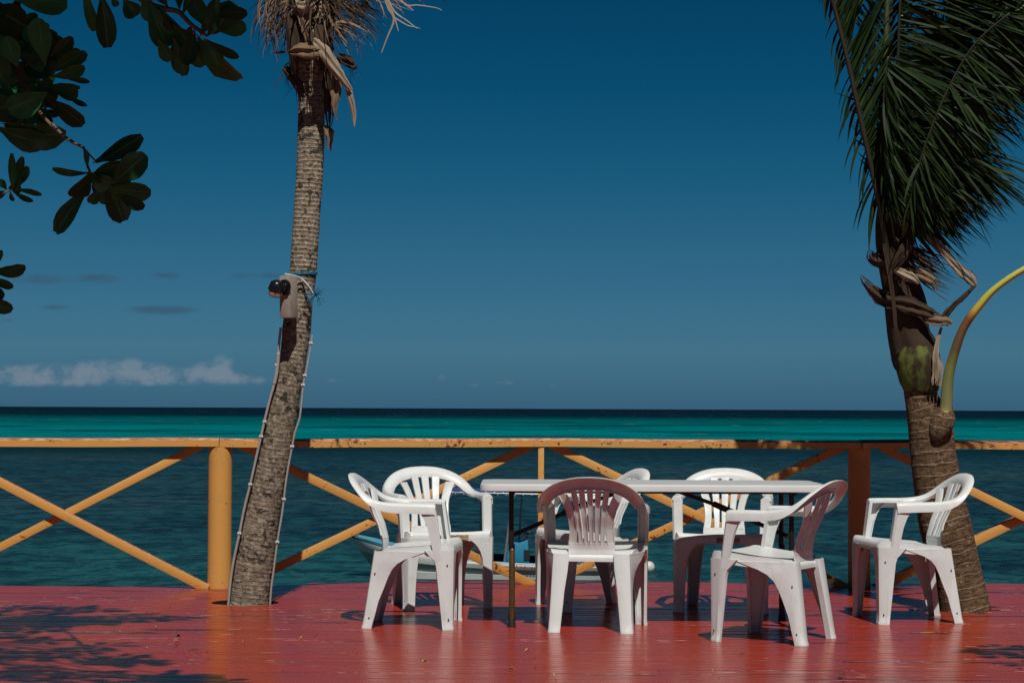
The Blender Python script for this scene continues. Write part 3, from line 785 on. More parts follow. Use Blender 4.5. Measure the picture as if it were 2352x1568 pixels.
def sticker(t, x0, x1, z0, z1):
    mb = MB(); K = 12
    for k in range(K+1):
        xx = x0+(x1-x0)*k/K; j = random.uniform(-.002, .002)
        mb.v.append(Vector((xx, -.2505, z0+j))); mb.v.append(Vector((xx, -.2505, z1+random.uniform(-.002, .002))))
        if k: b = 2*k; mb.face((b-2, b, b+1, b-1))
    me = bake(mb.mesh('paper_label'), thick=.0008, offset=0)
    o = link('paper_label', me, M['sticker'], t); tag(o, 'torn brown paper label on the seat front')
chA = place_chair(-.526, 10.93, 86, 'white plastic armchair seen from its side, left of the table and nearest the grey palm')
chB = place_chair(-.425, 11.94, 19, 'white plastic armchair facing the viewer behind the left side-on one, torn label on its front')
chC = place_chair(.436, 10.78, 173, 'white plastic armchair with shaded slatted back turned to the viewer at mid table', 7)
chD = place_chair(.45, 11.94, -73, 'white plastic armchair beyond the table mostly hidden behind the back-turned chair')
chE = place_chair(1.223, 11.86, -9, 'white plastic armchair facing the viewer behind the right half of the table, legs shaded')
chF = place_chair(1.331, 10.307, -120, 'white plastic armchair turned away at the right end of the table, nearest to the viewer')
chG = place_chair(2.187, 11.30, -83, 'dirty white plastic armchair standing apart in front of the right palm trunk')
for t in (chA, chD, chG, chF):
    for v_ in (t,): pass
sticker(chB, -.09, .105, .395, .428)
sticker(chE, -.02, .11, .398, .424)

# ------------------------------------------------------------------ folding table
T = empty('folding_table', (.749, 11.05, 0)); tag(T, 'long white folding table with dark rusty steel legs amid the plastic chairs', 'table')
def rrect(x0, x1, y0, y1, r, n_=6):
    pts = []
    for cx, cy, a0 in ((x1-r, y1-r, 0), (x0+r, y1-r, 90), (x0+r, y0+r, 180), (x1-r, y0+r, 270)):
        for k in range(n_+1): a = R(a0+90*k/n_); pts.append((cx+r*math.cos(a), cy+r*math.sin(a)))
    return pts
mb = MB(); rings = []
for ins, z_ in ((.012, .7195), (.003, .720), (.0, .722), (0, .748), (.002, .753), (.009, .7572), (.03, .7583)):
    ring = rrect(-.912+ins, .912-ins, -.375+ins, .375-ins, .06-ins*.5); b = len(mb.v); mb.v += [Vector((a, c_, z_)) for a, c_ in ring]; rings.append(b)
K = len(ring)
for b0, b1 in zip(rings, rings[1:]):
    for k in range(K): mb.face((b0+k, b0+(k+1) % K, b1+(k+1) % K, b1+k))
mb.face([rings[-1]+k for k in range(K)]); mb.face([rings[0]+k for k in range(K)][::-1])
mb.build('tabletop', M['white_metal'], T, angle=30)
LX = {-1: .008-.749, 1: 1.488-.749}
for e in (-1, 1):
    x_ = LX[e]
    for yl in (-.215, .205):
        mb = MB(); mb.tube([(x_-.008, yl, .40), (x_-.008, yl, .716)], .0145, 14)
        mb.cur = 1; mb.tube([(x_-.003, yl-.003, .022), (x_-.003, yl-.003, .405), (x_-.003, yl-.003, .412)], [.0165, .0165, .012], 14)
        lg = mb.build('leg', [M['steel'], M['rust'] if (e < 0 and yl < 0) else M['steel']], T)
        mb = MB(); mb.tube([(x_-.003, yl-.003, 0), (x_-.003, yl-.003, .03), (x_-.003, yl-.003, .042)], [.022, .019, .017], 14)
        mb.build('rubber_foot', M['rubber'], lg)
    mb = MB()
    for z_ in (.30, .47): mb.tube([(x_-.005, -.212, z_), (x_-.005, .202, z_)], .010, 10)
    mb.tube([(x_, -.26, .709), (x_, .26, .709)], .013, 10)
    mb.build('crossbar', M['steel'], T)
    mb = MB(); mb.tube([(x_, 0, .47), (x_-e*.30, 0, .60)], .0115, 10); mb.tube([(x_-e*.27, 0, .587), (x_-e*.40, 0, .643)], .0165, 10); mb.tube([(x_-e*.38, 0, .635), (x_-e*.60, 0, .712)], .0105, 10)
    mb.build('brace', M['steel'], T)
mb = MB(); mb.box((0, -.28, .7145), (1.5, .03, .014)); mb.box((0, .28, .7145), (1.5, .03, .014)); mb.build('frame', M['steel'], T)

# ------------------------------------------------------------------ palms: trunks
def palm_trunk(rows, Y, mat, ring, amp, parent, ylean=0):
    pts, rad = [], []
    for (py, xa, xb) in rows:
        q = W((xa+xb)/2, py, Y); pts.append(q); rad.append((xb-xa)/2*Y/F)
    P = bez(pts, 1); fine = []; rr = []
    # resample
    tot = 0; cum = [0]
    sm = bez(pts, 8); rs = []
    for i in range(len(rad)-1):
        for j in range(8): rs.append(rad[i]+(rad[i+1]-rad[i])*j/8)
    rs.append(rad[-1])
    for i in range(1, len(sm)): cum.append(cum[-1] + (sm[i]-sm[i-1]).length)
    L = cum[-1]; n_ = int(L/.006); j = 0
    for k in range(n_+1):
        d = L*k/n_
        while j < len(cum)-2 and cum[j+1] < d: j += 1
        t = (d-cum[j])/(cum[j+1]-cum[j]); fine.append(sm[j].lerp(sm[j+1], t) - parent.location); rr.append(rs[j]+(rs[j+1]-rs[j])*t)
    def lump(a, d):
        w = noise.noise(Vector((math.cos(a)*.8, math.sin(a)*.8, d*1.2)))*.6
        ph = (d/ring + w) % 1.0
        s_ = (1-ph)**1.5
        return 1 + amp*(s_-.4) + .030*noise.noise(Vector((math.cos(a)*1.7, math.sin(a)*1.7, d*5))) + .018*noise.noise(Vector((math.cos(a)*5, math.sin(a)*5, d*24)))
    mb = MB(); mb.tube(fine, rr, 40, lump=lump)
    return mb.build('trunk', mat, parent, angle=0)
PA = empty('palm_tree', (W(574, 1388, 12.13).x, 12.13, 0))
tag(PA, 'leaning grey palm with dead hanging fronds, lamp and cables on its ringed trunk', 'palm tree')
palm_trunk([(1440, 512, 614), (1400, 520, 617), (1388, 524, 618), (1330, 534, 622), (1296, 538, 627), (1228, 553, 635), (1155, 568, 646), (1052, 590, 665), (994, 602, 675), (933, 616, 686), (856, 636, 698), (805, 645, 706), (754, 648, 714),
            (702, 655, 718), (651, 663, 724), (600, 667, 729), (500, 674, 735), (400, 680, 742), (300, 684, 745), (230, 685, 746), (190, 680, 750), (150, 664, 766), (90, 670, 765), (20, 680, 755), (-60, 690, 748)], 12.13, M['bark_a'], .026, .022, PA)
PB = empty('palm_tree', (W(2212, 1403, 11.88).x, 11.88, 0))
tag(PB, 'brown ringed palm on the right with windblown green fronds and a green sheath', 'palm tree')
palm_trunk([(1450, 2166, 2286), (1415, 2160, 2278), (1403, 2156, 2275), (1316, 2146, 2253), (1207, 2112, 2230), (1126, 2100, 2211), (1045, 2092, 2195), (1000, 2088, 2190), (950, 2083, 2172), (917, 2079, 2156), (891, 2075, 2150), (850, 2068, 2146)],
           11.88, M['bark_b'], .066, .010, PB)
# sheath bulge and fibrous shaft
def shaft(rows, Y, mat, name, parent, seg=32, amp=.06):
    pts = bez([W((a+b)/2, py, Y)-parent.location for py, a, b in rows], 4); rad = []
    for i in range(len(rows)-1):
        for j in range(4):
            r0 = (rows[i][2]-rows[i][1])/2*Y/F; r1 = (rows[i+1][2]-rows[i+1][1])/2*Y/F; rad.append(r0+(r1-r0)*j/4)
    rad.append((rows[-1][2]-rows[-1][1])/2*Y/F)
    lump = lambda a, d: 1 + amp*noise.noise(Vector((math.cos(a)*2.2, math.sin(a)*2.2, d*3))) + amp*.5*noise.noise(Vector((math.cos(a)*7, math.sin(a)*7, d*5)))
    mb = MB(); mb.tube(pts, rad, seg, lump=lump); return mb.build(name, mat, parent, angle=0)
shaft([(900, 2078, 2150), (880, 2070, 2160), (850, 2061, 2163), (820, 2056, 2158), (800, 2060, 2146), (785, 2068, 2130)], 11.86, M['sheath'], 'green_sheath', PB)
shaft([(868, 2072, 2130), (845, 2060, 2146), (820, 2051, 2152), (800, 2046, 2151), (770, 2041, 2136), (716, 2035, 2128), (680, 2030, 2120), (642, 2023, 2107), (600, 2018, 2095), (569, 2014, 2086), (514, 2012, 2082), (460, 2016, 2080), (400, 2024, 2074)], 11.90, M['dry_dark'], 'fibre_shaft', PB, amp=.20)
# bulb and the long curved leaf stalk
mb = MB(); pts = [W(px, py, 11.76)-PB.location for px, py in ((2150, 1010), (2158, 985), (2166, 965), (2170, 948), (2172, 935), (2172, 925))]
mb.tube(bez(pts, 3), [x_*.88 for x_ in (.045, .055, .065, .072, .076, .078, .078, .076, .072, .064, .058, .052, .048, .044, .042, .040)], 20, lump=lambda a, d: 1+.06*noise.noise(Vector((math.cos(a)*2, math.sin(a)*2, d*9))))
mb.build('stalk_base', M['bark_b'], PB, angle=0)
m, n, p, o = newmat('yellow_stalk'); uv = uv_co(n); w_ = n.sep(uv)[1]; u_ = n.sep(uv)[0]; v = obj_co(n)
c = n.ramp(n.m('ADD', n.m('DIVIDE', w_, 1.02), n.m('MULTIPLY', n.m('SUBTRACT', n.noise(v, 8, 4), .5), .16)), [(0, (.40,.28,.03)), (.06, (.24,.24,.10)), (.25, (.17,.20,.05)), (.36, (.12,.08,.03)), (.54, (.17,.06,.02)), (.62, (.50,.30,.03)), (.70, (.48,.45,.05)), (1, (.42,.44,.09))])
setp(n, p, base=c, rough=.45); M['stalk'] = m
cs = bez([W(px, py, Y_)-PB.location for px, py, Y_ in ((2170, 950, 11.74), (2172.6, 935, 11.74), (2176, 880, 11.72), (2187, 825, 11.70), (2213, 752, 11.68), (2253, 697, 11.66), (2290, 659, 11.64), (2352, 618, 11.62), (2430, 585, 11.60), (2520, 575, 11.58))], 4)
mb = MB(); mb.tube(cs, [(.037-.019*min(1, i/len(cs)*1.5))*(1+.05*noise.noise(Vector((i*.6, 1, 1)))) for i in range(len(cs))], 14, lump=lambda a, d: 1+.07*math.cos(a*5)+.05*noise.noise(Vector((math.cos(a)*3, math.sin(a)*3, d*6)))); mb.build('leaf_stalk', M['stalk'], PB, angle=0)

# ------------------------------------------------------------------ palm fronds
def frond(parent, rach, Y, right, left, nl, name='frond', rmat='rachis', lmat='frond', rr=(.020, .008), width=.030, wild=.16, t0=.12, sag=.25, skip=0, depth=.25, taper=.5):
    """rach: picture points with depth; right/left: (dx, dz, length m) leaflet directions at start and end"""
    pts = bez([W(a[0], a[1], a[2])-parent.location for a in rach], 6); K = len(pts)
    mb = MB(); mb.cur = 0; mb.ct = .5; mb.tube(pts, [rr[0]+(rr[1]-rr[0])*i/(K-1) for i in range(K)], 8)
    mb.cur = 1
    for sidei, spec in ((1, right), (-1, left)):
        if spec is None: continue
        (ax, az, al), (bx, bz, bl) = spec
        for k in range(nl):
            if random.random() < skip: continue
            t = t0 + (1-t0)*(k+random.random()*.6)/nl; f = t*(K-1); i = min(K-2, int(f)); base = pts[i].lerp(pts[i+1], f-i)
            tt = (t-t0)/(1-t0)
            dx = ax+(bx-ax)*tt + random.gauss(0, wild); dz = az+(bz-az)*tt + random.gauss(0, wild); L = (al+(bl-al)*tt)*random.uniform(.78, 1.1)
            d = Vector((dx, random.gauss(depth*.2, depth), dz)).normalized(); q = base.copy(); P_ = [q.copy()]; ds = L/6
            wind = Vector((.10, .02, -sag*random.uniform(.5, 1.3)))
            for j in range(6):
                d = (d + wind*(.16+.07*j)).normalized(); q = q + d*ds; P_.append(q.copy())
            view = Vector((random.gauss(0, .5), -1, random.gauss(0, .5))); sv = d.cross(view).normalized()
            sv = (sv + Vector((random.gauss(0, .2), random.gauss(0, .5), random.gauss(0, .2)))).normalized()
            w = width*random.uniform(.75, 1.2); mb.ct = random.random()**1.6
            mb.strip(P_, [w*.55, w*.95, w, w*.9, w*.7, w*.42, w*.05], sv)
    return mb.build(name, [M[rmat], M[lmat]], parent, smooth=True, angle=0)
H = (2060, 560, 11.9)
frond(PB, [(2046, 640, 11.84), (2026, 500, 11.76), (2008, 415, 11.72), (1978, 280, 11.66), (1945, 132, 11.60), (1912, 0, 11.55), (1892, -90, 11.5), (1895, -170, 11.45)], 0,
      ((.30, .7, .40), (.30, 1, .62)), None, 210, rmat='rachis_brown', width=.020, rr=(.018, .010), wild=.12, sag=-.05, t0=.2, depth=.12)
frond(PB, [(2046, 640, 11.86), (2026, 500, 11.80), (2008, 415, 11.76), (1978, 280, 11.70), (1945, 132, 11.64), (1912, 0, 11.60), (1892, -90, 11.55)], 0,
      None, ((-.30, -.85, .34), (-.45, -.8, .13)), 40, rmat='rachis_brown', width=.019, rr=(.01, .006), wild=.12, sag=.55, t0=.26, skip=.15, depth=.1)
frond(PB, [H, (2034, 400, 11.84), (2031, 280, 11.8), (2034, 132, 11.76), (2038, 0, 11.72), (2050, -160, 11.7), (2070, -300, 11.7)], 0,
      ((.5, .55, .22), (.5, .9, .45)), ((-.55, .5, .22), (-.5, .8, .45)), 90, width=.018, rr=(.022, .010), wild=.14, sag=.0, depth=.2)
frond(PB, [(2068, 540, 11.9), (2062, 400, 11.82), (2061, 250, 11.74), (2063, 120, 11.68), (2068, -10, 11.62), (2080, -170, 11.55), (2100, -320, 11.5)], 0,
      ((.95, -.45, .50), (1, .16, 1.0)), None, 330, rmat='rachis_brown', width=.017, rr=(.011, .006), wild=.20, sag=.22, t0=.10, depth=.12)
frond(PB, [(2070, 540, 11.96), (2075, 470, 12.0), (2092, 350, 12.02), (2130, 227, 12.04), (2180, 110, 12.05), (2224, 13, 12.06), (2275, -90, 12.07), (2330, -180, 12.1)], 0,
      ((.9, -.62, .45), (1, -.18, .85)), ((-.1, .9, .4), (.1, 1, .6)), 270, width=.017, rr=(.020, .010), wild=.22, sag=.26, t0=.08, depth=.2)
frond(PB, [(2070, 560, 11.85), (2085, 470, 11.72), (2110, 420, 11.64), (2150, 370, 11.58), (2200, 340, 11.52)], 0,
      ((.75, -.8, .30), (.95, -.32, .62)), ((.4, -.9, .24), (.9, -.6, .52)), 140, width=.015, rr=(.012, .006), wild=.20, sag=.26, t0=.25, depth=.25)
frond(PB, [(2070, 540, 11.95), (2100, 380, 11.9), (2150, 250, 11.86), (2230, 130, 11.82), (2320, 40, 11.80), (2430, -30, 11.8), (2560, -60, 11.8)], 0,
      ((.95, -.55, .55), (1, -.40, .66)), ((.6, .6, .4), (.9, .5, .6)), 290, width=.017, rr=(.018, .008), wild=.22, sag=.28, t0=.12, depth=.2)
frond(PB, [(2074, 560, 12.0), (2090, 470, 12.06), (2105, 430, 12.1), (2130, 420, 12.14)], 0,
      ((.35, -.9, .22), (.8, -.7, .32)), ((.2, -.9, .16), (.6, -.8, .3)), 50, width=.019, rr=(.016, .006), wild=.16, sag=.15, depth=.3)
frond(PB, [(2056, 560, 11.8), (2040, 440, 11.7), (2030, 330, 11.62), (2030, 220, 11.58), (2040, 130, 11.55)], 0,
      ((.35, -.9, .24), (.8, -.35, .50)), ((.0, -1, .18), (.5, -.8, .34)), 120, rmat='rachis_brown', width=.015, rr=(.008, .004), wild=.2, sag=.25, t0=.22, depth=.2)
frond(PB, [(2080, 560, 11.8), (2095, 440, 11.6), (2130, 320, 11.5), (2180, 200, 11.45), (2240, 100, 11.4), (2320, 30, 11.35)], 0,
      ((.6, -.8, .24), (.95, -.5, .62)), ((.3, -.8, .20), (.9, -.1, .52)), 200, rmat='rachis_brown', width=.016, rr=(.008, .004), wild=.2, sag=.22, t0=.15, depth=.2)
# fronds that reach out of the picture, toward the viewer and to the far side
for (ex, ez, ey, k) in ((2.6, 5.3, 13.0, 1), (4.3, 4.3, 12.2, 1), (3.6, 3.9, 13.2, 1)):
    base = W(2058, 480, 11.9); b0 = base - PB.location; e_ = Vector((ex, ey, ez)) - PB.location
    mid = b0.lerp(e_, .5) + Vector((0, 0, .55)); pts = bez([b0, b0.lerp(mid, .5)+Vector((0,0,.2)), mid, e_ + Vector((0,0,.1)), e_ + (e_-mid)*.35 - Vector((0,0,.35))], 7); K = len(pts)
    mb = MB(); mb.tube(pts, [.020-.013*i/K for i in range(K)], 8); mb.cur = 1
    for s_ in (-1, 1):
        for q_ in range(60):
            t = .30+.70*q_/60; f = t*(K-1); i = min(K-2, int(f)); a = pts[i].lerp(pts[i+1], f-i); tg = (pts[i+1]-pts[i]).normalized()
            sd2 = tg.cross(Vector((0,0,1))).normalized()*s_; d = (sd2*.9 + tg*.6 + Vector((.35, 0, -.1+random.gauss(0, .1)))).normalized(); P_ = [a.copy()]; q = a.copy(); L = .62*math.sin(PI*(.15+.8*t))**.6
            for j in range(5): d = (d + Vector((.05, 0, -.16))).normalized(); q = q+d*L/5; P_.append(q.copy())
            mb.ct = random.random(); w = .03; mb.strip(P_, [w*.5, w, w, w*.8, w*.45, .002], d.cross(Vector((random.gauss(0,.3), random.gauss(0,.3), 1))).normalized())
    mb.build('frond', [M['rachis'], M['frond']], PB, angle=0)
# dead leaves, fibre flaps and the broken stalk on the right palm
def flap(parent, P_, wds, name, mat, Y, side=None, thick=.003, curl=.25):
    KK = 6; pts = bez([W(a, b, Y+dy)-parent.location for a, b, dy in P_], KK); K = len(pts); mb = MB(); ws = []
    for i in range(len(wds)-1):
        for j in range(KK): ws.append(wds[i]+(wds[i+1]-wds[i])*j/KK)
    ws.append(wds[-1]); nx = 12; sd_ = random.uniform(0, 99); curl = min(curl, .20); rag = .05 if name == 'dry_spathe' else .17
    for i in range(K):
        t = (pts[min(i+1, K-1)]-pts[max(i-1, 0)]).normalized(); sv = t.cross(Vector((0, -1, 0))).normalized(); nv = sv.cross(t)
        eL = 1 + rag*(2*noise.noise(Vector((i*.45, 3, sd_)))); eR = 1 + rag*(2*noise.noise(Vector((i*.45, 9, sd_))))
        for k in range(nx+1):
            u_ = k/nx*2-1; w = ws[i]*Y/F; e = eL if u_ < 0 else eR
            fold = .09*math.sin(u_*6+sd_+i*.15) + .10*noise.noise(Vector((u_*2.5, i*.35, sd_)))
            mb.v.append(pts[i] + sv*w*u_/2*(1+(e-1)*u_*u_) + nv*((1-u_*u_)*w*curl + fold*w))
    holes = 0 if name in ('dry_spathe', 'green_sheath') else .45
    for k in range(nx):
        cut = K-1 - (int(random.random()**2*KK*1.6) if holes else 0)
        for i in range(K-1):
            if i >= cut: continue
            a = i*(nx+1)+k; mb.face((a, a+1, a+nx+2, a+nx+1)); mb.tone[-1] = min(1, max(0, .5+.9*noise.noise(Vector((i*.12, k*1.7, sd_)))))
    me = bake(mb.mesh(name, angle=0), thick=thick, offset=0); return link(name, me, mat, parent)
flap(PB, [(2104, 505, -.10), (2125, 535, -.14), (2165, 575, -.18), (2200, 615, -.2), (2228, 640, -.2), (2241, 658, -.2)], [16, 22, 20, 22, 26, 6], 'dead_leaf', M['spathe'], 11.9)
flap(PB, [(2226, 622, -.19), (2236, 640, -.2), (2243, 656, -.2)], [6, 16, 5], 'dead_leaf', M['spathe'], 11.9)
flap(PB, [(2240, 655, -.2), (2215, 680, -.2), (2188, 704, -.18), (2166, 732, -.16), (2160, 744, -.14)], [7, 10, 12, 16, 12], 'dead_leaf', M['dry_dark'], 11.9)
flap(PB, [(2050, 690, -.12), (2085, 700, -.16), (2125, 715, -.17), (2150, 728, -.17), (2168, 745, -.16)], [22, 36, 32, 24, 12], 'fibre_flap', M['dry_dark'], 11.9, curl=.3)
flap(PB, [(2120, 730, -.15), (2150, 736, -.19), (2175, 738, -.2), (2186, 746, -.2)], [14, 24, 20, 12], 'fibre_flap', M['dry'], 11.9, curl=.4)
flap(PB, [(2162, 752, -.14), (2152, 790, -.15), (2150, 815, -.16), (2154, 850, -.16), (2150, 885, -.16)], [6, 9, 14, 24, 20], 'dead_leaf', M['spathe'], 11.88)
flap(PB, [(2052, 618, -.12), (2072, 626, -.17), (2096, 640, -.19), (2110, 652, -.19)], [10, 22, 20, 8], 'dead_leaf', M['spathe'], 11.9, curl=.4)
flap(PB, [(2086, 620, -.12), (2118, 632, -.17), (2144, 650, -.2), (2150, 668, -.2)], [16, 24, 20, 6], 'fibre_flap', M['dry'], 11.9, curl=.3)
flap(PB, [(2098, 515, -.15), (2085, 560, -.17), (2062, 600, -.17), (2048, 622, -.15)], [14, 26, 24, 14], 'fibre_flap', M['dry_dark'], 11.9)
flap(PB, [(2060, 690, -.02), (2020, 680, 0), (1996, 656, .02), (1974, 630, .02)], [46, 36, 20, 3], 'fibre_flap', M['dry_dark'], 11.86, curl=.2)
flap(PB, [(2040, 600, 0), (2012, 595, .02), (2000, 585, .02), (1998, 572, .02)], [40, 34, 20, 6], 'fibre_flap', M['dry_dark'], 11.84, curl=.35)
flap(PB, [(2030, 560, -.12), (2042, 620, -.14), (2052, 690, -.15), (2058, 760, -.15), (2064, 800, -.14)], [7, 10, 9, 8, 4], 'fibre_flap', M['dry_dark'], 11.88)
mb = MB()
for k in range(60):
    a = W(random.uniform(2080, 2112), random.uniform(560, 625), 11.76) - PB.location; d = Vector((.8+random.gauss(0, .15), random.gauss(-.1, .2), -.62+random.gauss(0, .18))).normalized(); P_ = [a.copy()]; q = a.copy(); L = random.uniform(.10, .30)
    for j in range(5): d = (d + Vector((.03, 0, .03))).normalized(); q = q+d*L/5; P_.append(q.copy())
    mb.ct = random.random(); mb.strip(P_, [.010, .010, .008, .006, .004, .001], d.cross(Vector((0, -1, .3))).normalized())
mb.build('dead_leaflets', M['dry_dark'], PB, angle=0)

# left palm's dead crown
mb = MB()
def strand(bx, by, Y, d, L, w, mat_i, tone, curl=.22, rights=None):
    a = W(bx, by, Y) - PA.location; q = a.copy(); P_ = [q.copy()]; d = Vector(d).normalized(); wd_ = Vector((random.gauss(.05, .10), random.gauss(0, .06), -curl))
    for j in range(7): d = (d + wd_).normalized(); q = q+d*L/7; P_.append(q.copy())
    mb.cur = mat_i; mb.ct = tone; sv = d.cross(Vector((random.gauss(0, .4), -1, random.gauss(0, .4)))).normalized()
    mb.strip(P_, [w*.6, w, w, w*.9, w*.8, w*.6, w*.4, w*.08], sv)
for k in range(170):       # left tuft, tan
    strand(random.uniform(628, 700), random.uniform(-60, 60), 12.1+random.uniform(-.15, .15), (random.uniform(-.9, -.1), random.gauss(-.1, .3), random.uniform(-.5, .4)), random.uniform(.18, .34), random.uniform(.004, .009), random.choice([0, 0, 1]), random.random(), .34)
for k in range(190):       # middle mass of fibre
    strand(random.uniform(668, 775), random.uniform(-70, 70), 12.05+random.uniform(-.2, .2), (random.gauss(0, .35), random.gauss(-.2, .4), random.uniform(-.8, .5)), random.uniform(.14, .34), random.uniform(.006, .020), random.choice([0, 1, 1, 1]), random.random(), .22)
for k in range(150):       # right tuft, dark and long
    strand(random.uniform(735, 812), random.uniform(-50, 60), 12.1+random.uniform(-.15, .15), (random.uniform(.3, 1.2), random.gauss(0, .3), random.uniform(-.5, .45)), random.uniform(.16, .33), random.uniform(.004, .008), 1 if random.random() < .75 else 0, random.random(), .17)
mb.build('dead_fronds', [M['dry'], M['dry_dark']], PA, angle=0)
mb = MB()
for (P_, w) in (([(872,-60),(884,-10),(893,20),(905,45),(890,85),(876,122)], 9), ([(870,-40),(888,0),(906,40),(915,72)], 7), ([(884,-20),(905,25),(935,48),(958,66)], 5), ([(900,-30),(930,10),(960,12),(1000,18),(1015,24)], 4), ([(890,-50),(915,-5),(935,12),(950,25)], 5), ([(905,40),(935,58),(952,62),(965,66)],3)):
    pts = bez([W(a, b, 11.95)-PA.location for a, b in P_], 4); K = len(pts); mb.ct = random.uniform(.6, 1); t_ = (pts[-1]-pts[0]).normalized()
    mb.strip(pts, [w*12/F*(1-.8*i/K) for i in range(K)], t_.cross(Vector((.2, -1, .2))).normalized())
for k in range(40):
    strand(random.uniform(780, 870), random.uniform(-60, -10), 12.0, (random.uniform(.5, 1.1), random.gauss(0, .3), random.uniform(-.2, .5)), random.uniform(.2, .4), .007, 0, random.random(), .12)
mb.build('dead_leaf', M['spathe'], PA, angle=0)
flap(PA, [(720, 92, -.28), (745, 120, -.32), (766, 152, -.33), (784, 178, -.33), (806, 208, -.30)], [18, 30, 27, 20, 8], 'dry_spathe', M['spathe'], 12.13, curl=.25)
flap(PA, [(664, 118, -.24), (690, 116, -.30), (720, 118, -.32), (738, 122, -.30)], [12, 34, 36, 20], 'fibre_flap', M['dry'], 12.13, curl=.3)
flap(PA, [(788, 182, -.26), (800, 205, -.28), (808, 235, -.28), (813, 265, -.27), (814, 292, -.27)], [8, 14, 13, 10, 1], 'dry_spathe', M['spathe'], 12.13, curl=.15)
flap(PA, [(775, 178, -.24), (772, 215, -.27), (768, 250, -.28), (774, 276, -.27)], [26, 22, 10, 8], 'fibre_flap', M['dry'], 12.13, curl=.35)
flap(PA, [(752, 140, -.10), (760, 200, -.14), (758, 250, -.14), (757, 292, -.12)], [30, 36, 26, 8], 'fibre_flap', M['dry_dark'], 12.13, curl=.3)
flap(PA, [(748, 290, -.10), (756, 305, -.12), (757, 325, -.12), (754, 348, -.12)], [12, 20, 14, 10], 'fibre_flap', M['dry'], 12.13, curl=.3)
flap(PA, [(775, 132, -.12), (800, 142, -.12), (812, 150, -.12), (816, 146, -.12)], [20, 26, 22, 4], 'fibre_flap', M['dry_dark'], 12.13, curl=.3)
flap(PA, [(654, 156, -.14), (672, 175, -.18), (688, 205, -.17), (694, 236, -.14)], [14, 26, 18, 6], 'fibre_flap', M['dry_dark'], 12.13, curl=.3)
flap(PA, [(668, 40, -.2), (672, 80, -.24), (676, 130, -.25), (680, 170, -.22)], [26, 30, 28, 20], 'fibre_flap', M['dry_dark'], 12.13, curl=.3)
flap(PA, [(690, -20, -.22), (695, 30, -.26), (705, 70, -.28), (712, 100, -.26)], [30, 30, 22, 18], 'fibre_flap', M['dry'], 12.13, curl=.35)
flap(PA, [(730, 60, -.24), (738, 95, -.28), (736, 130, -.28), (742, 165, -.26)], [18, 26, 30, 22], 'fibre_flap', M['dry_dark'], 12.13, curl=.35)
flap(PA, [(672, 10, -.24), (700, 18, -.3), (722, 8, -.3)], [20, 30, 16], 'dry_spathe', M['spathe'], 12.13, curl=.35)
mb = MB()                                                # stubs and hairs under the crown
mb.tube([W(652, 120, 12.05)-PA.location, W(632, 121, 12.0)-PA.location], .008, 6)
for k in range(46):
    s0 = random.choice([(660, 165), (668, 140), (690, 190), (775, 150), (800, 145)])
    strand(s0[0], s0[1], 12.05, (random.gauss(-.2 if s0[0] < 700 else .4, .4), 0, random.uniform(-1, -.1)), random.uniform(.08, .2), .003, 0, random.random(), .2)
mb.build('hairs', M['dry_dark'], PA, angle=0)
for az_ in (20, 80, 130, 185, 250, 320):                  # the living fronds above the picture's edge
    b0 = W(718, -60, 12.13)-PA.location; a = R(az_); out = Vector((math.cos(a), math.sin(a)*.7+.35, 0)); e_ = b0 + out*1.5 + Vector((0, 0, .9))
    mid = b0.lerp(e_, .5) + Vector((0, 0, .5)); pts = bez([b0, mid, e_, e_+out*.5-Vector((0, 0, .4))], 8); K = len(pts); mb = MB(); mb.tube(pts, [.020-.013*i/K for i in range(K)], 8); mb.cur = 1
    for s_ in (-1, 1):
        for q_ in range(56):
            t = .25+.75*q_/56; f = t*(K-1); i = min(K-2, int(f)); p0 = pts[i].lerp(pts[i+1], f-i); tg = (pts[i+1]-pts[i]).normalized()
            d = (tg.cross(Vector((0,0,1))).normalized()*s_*.9 + tg*.6 + Vector((.2, 0, .05))).normalized(); P_ = [p0.copy()]; q = p0.copy()
            for j in range(5): d = (d + Vector((.04, 0, -.15))).normalized(); q = q+d*.5/5; P_.append(q.copy())
            mb.ct = random.random(); mb.strip(P_, [.015, .028, .028, .022, .012, .002], d.cross(Vector((random.gauss(0,.3), random.gauss(0,.3), 1))).normalized())
    mb.build('frond', [M['rachis'], M['frond']], PA, angle=0)

# ------------------------------------------------------------------ lamp, rope and cables on the left palm
Lp = W(663, 682, 11.93); lamp = empty('lamp', Lp)
tag(lamp, 'black lamp holder with glass bulb on a weathered wood block tied to the grey palm', 'lamp')
rot = Matrix.Rotation(R(-28), 3, 'Z') @ Matrix.Rotation(R(-1), 3, 'Y')
mb = MB(); mb.box((0, 0, 0), (.070, .085, .245), rot)
o = link('wood_block', bake(mb.mesh('wood_block'), bevel=.003), M['wood_grey'], lamp); tag(o, 'grey weathered block of wood')
ax = rot @ Vector((-.18, -1, -.05)).normalized(); fc = rot @ Vector((.006, -.043, .055))
mb = MB(); mb.tube([fc, fc+ax*.016], [.046, .044], 24); mb.tube([fc+ax*.016, fc+ax*.035], [.030, .026], 20); mb.build('socket_plate', M['black'], lamp)
s0 = fc + ax*.03; d2 = Vector((-.93, -.35, -.05)).normalized()
mb = MB(); mb.tube([s0+Vector((.01,0,0)), s0+d2*.018, s0+d2*.034], [.024, .028, .033], 20)
c2 = s0+d2*.030; dd = Vector((-.22, .30, -.90)).normalized()
mb.tube([c2-dd*.040, c2-dd*.030, c2-dd*.0, c2+dd*.020], [.020, .033, .042, .043], 20)
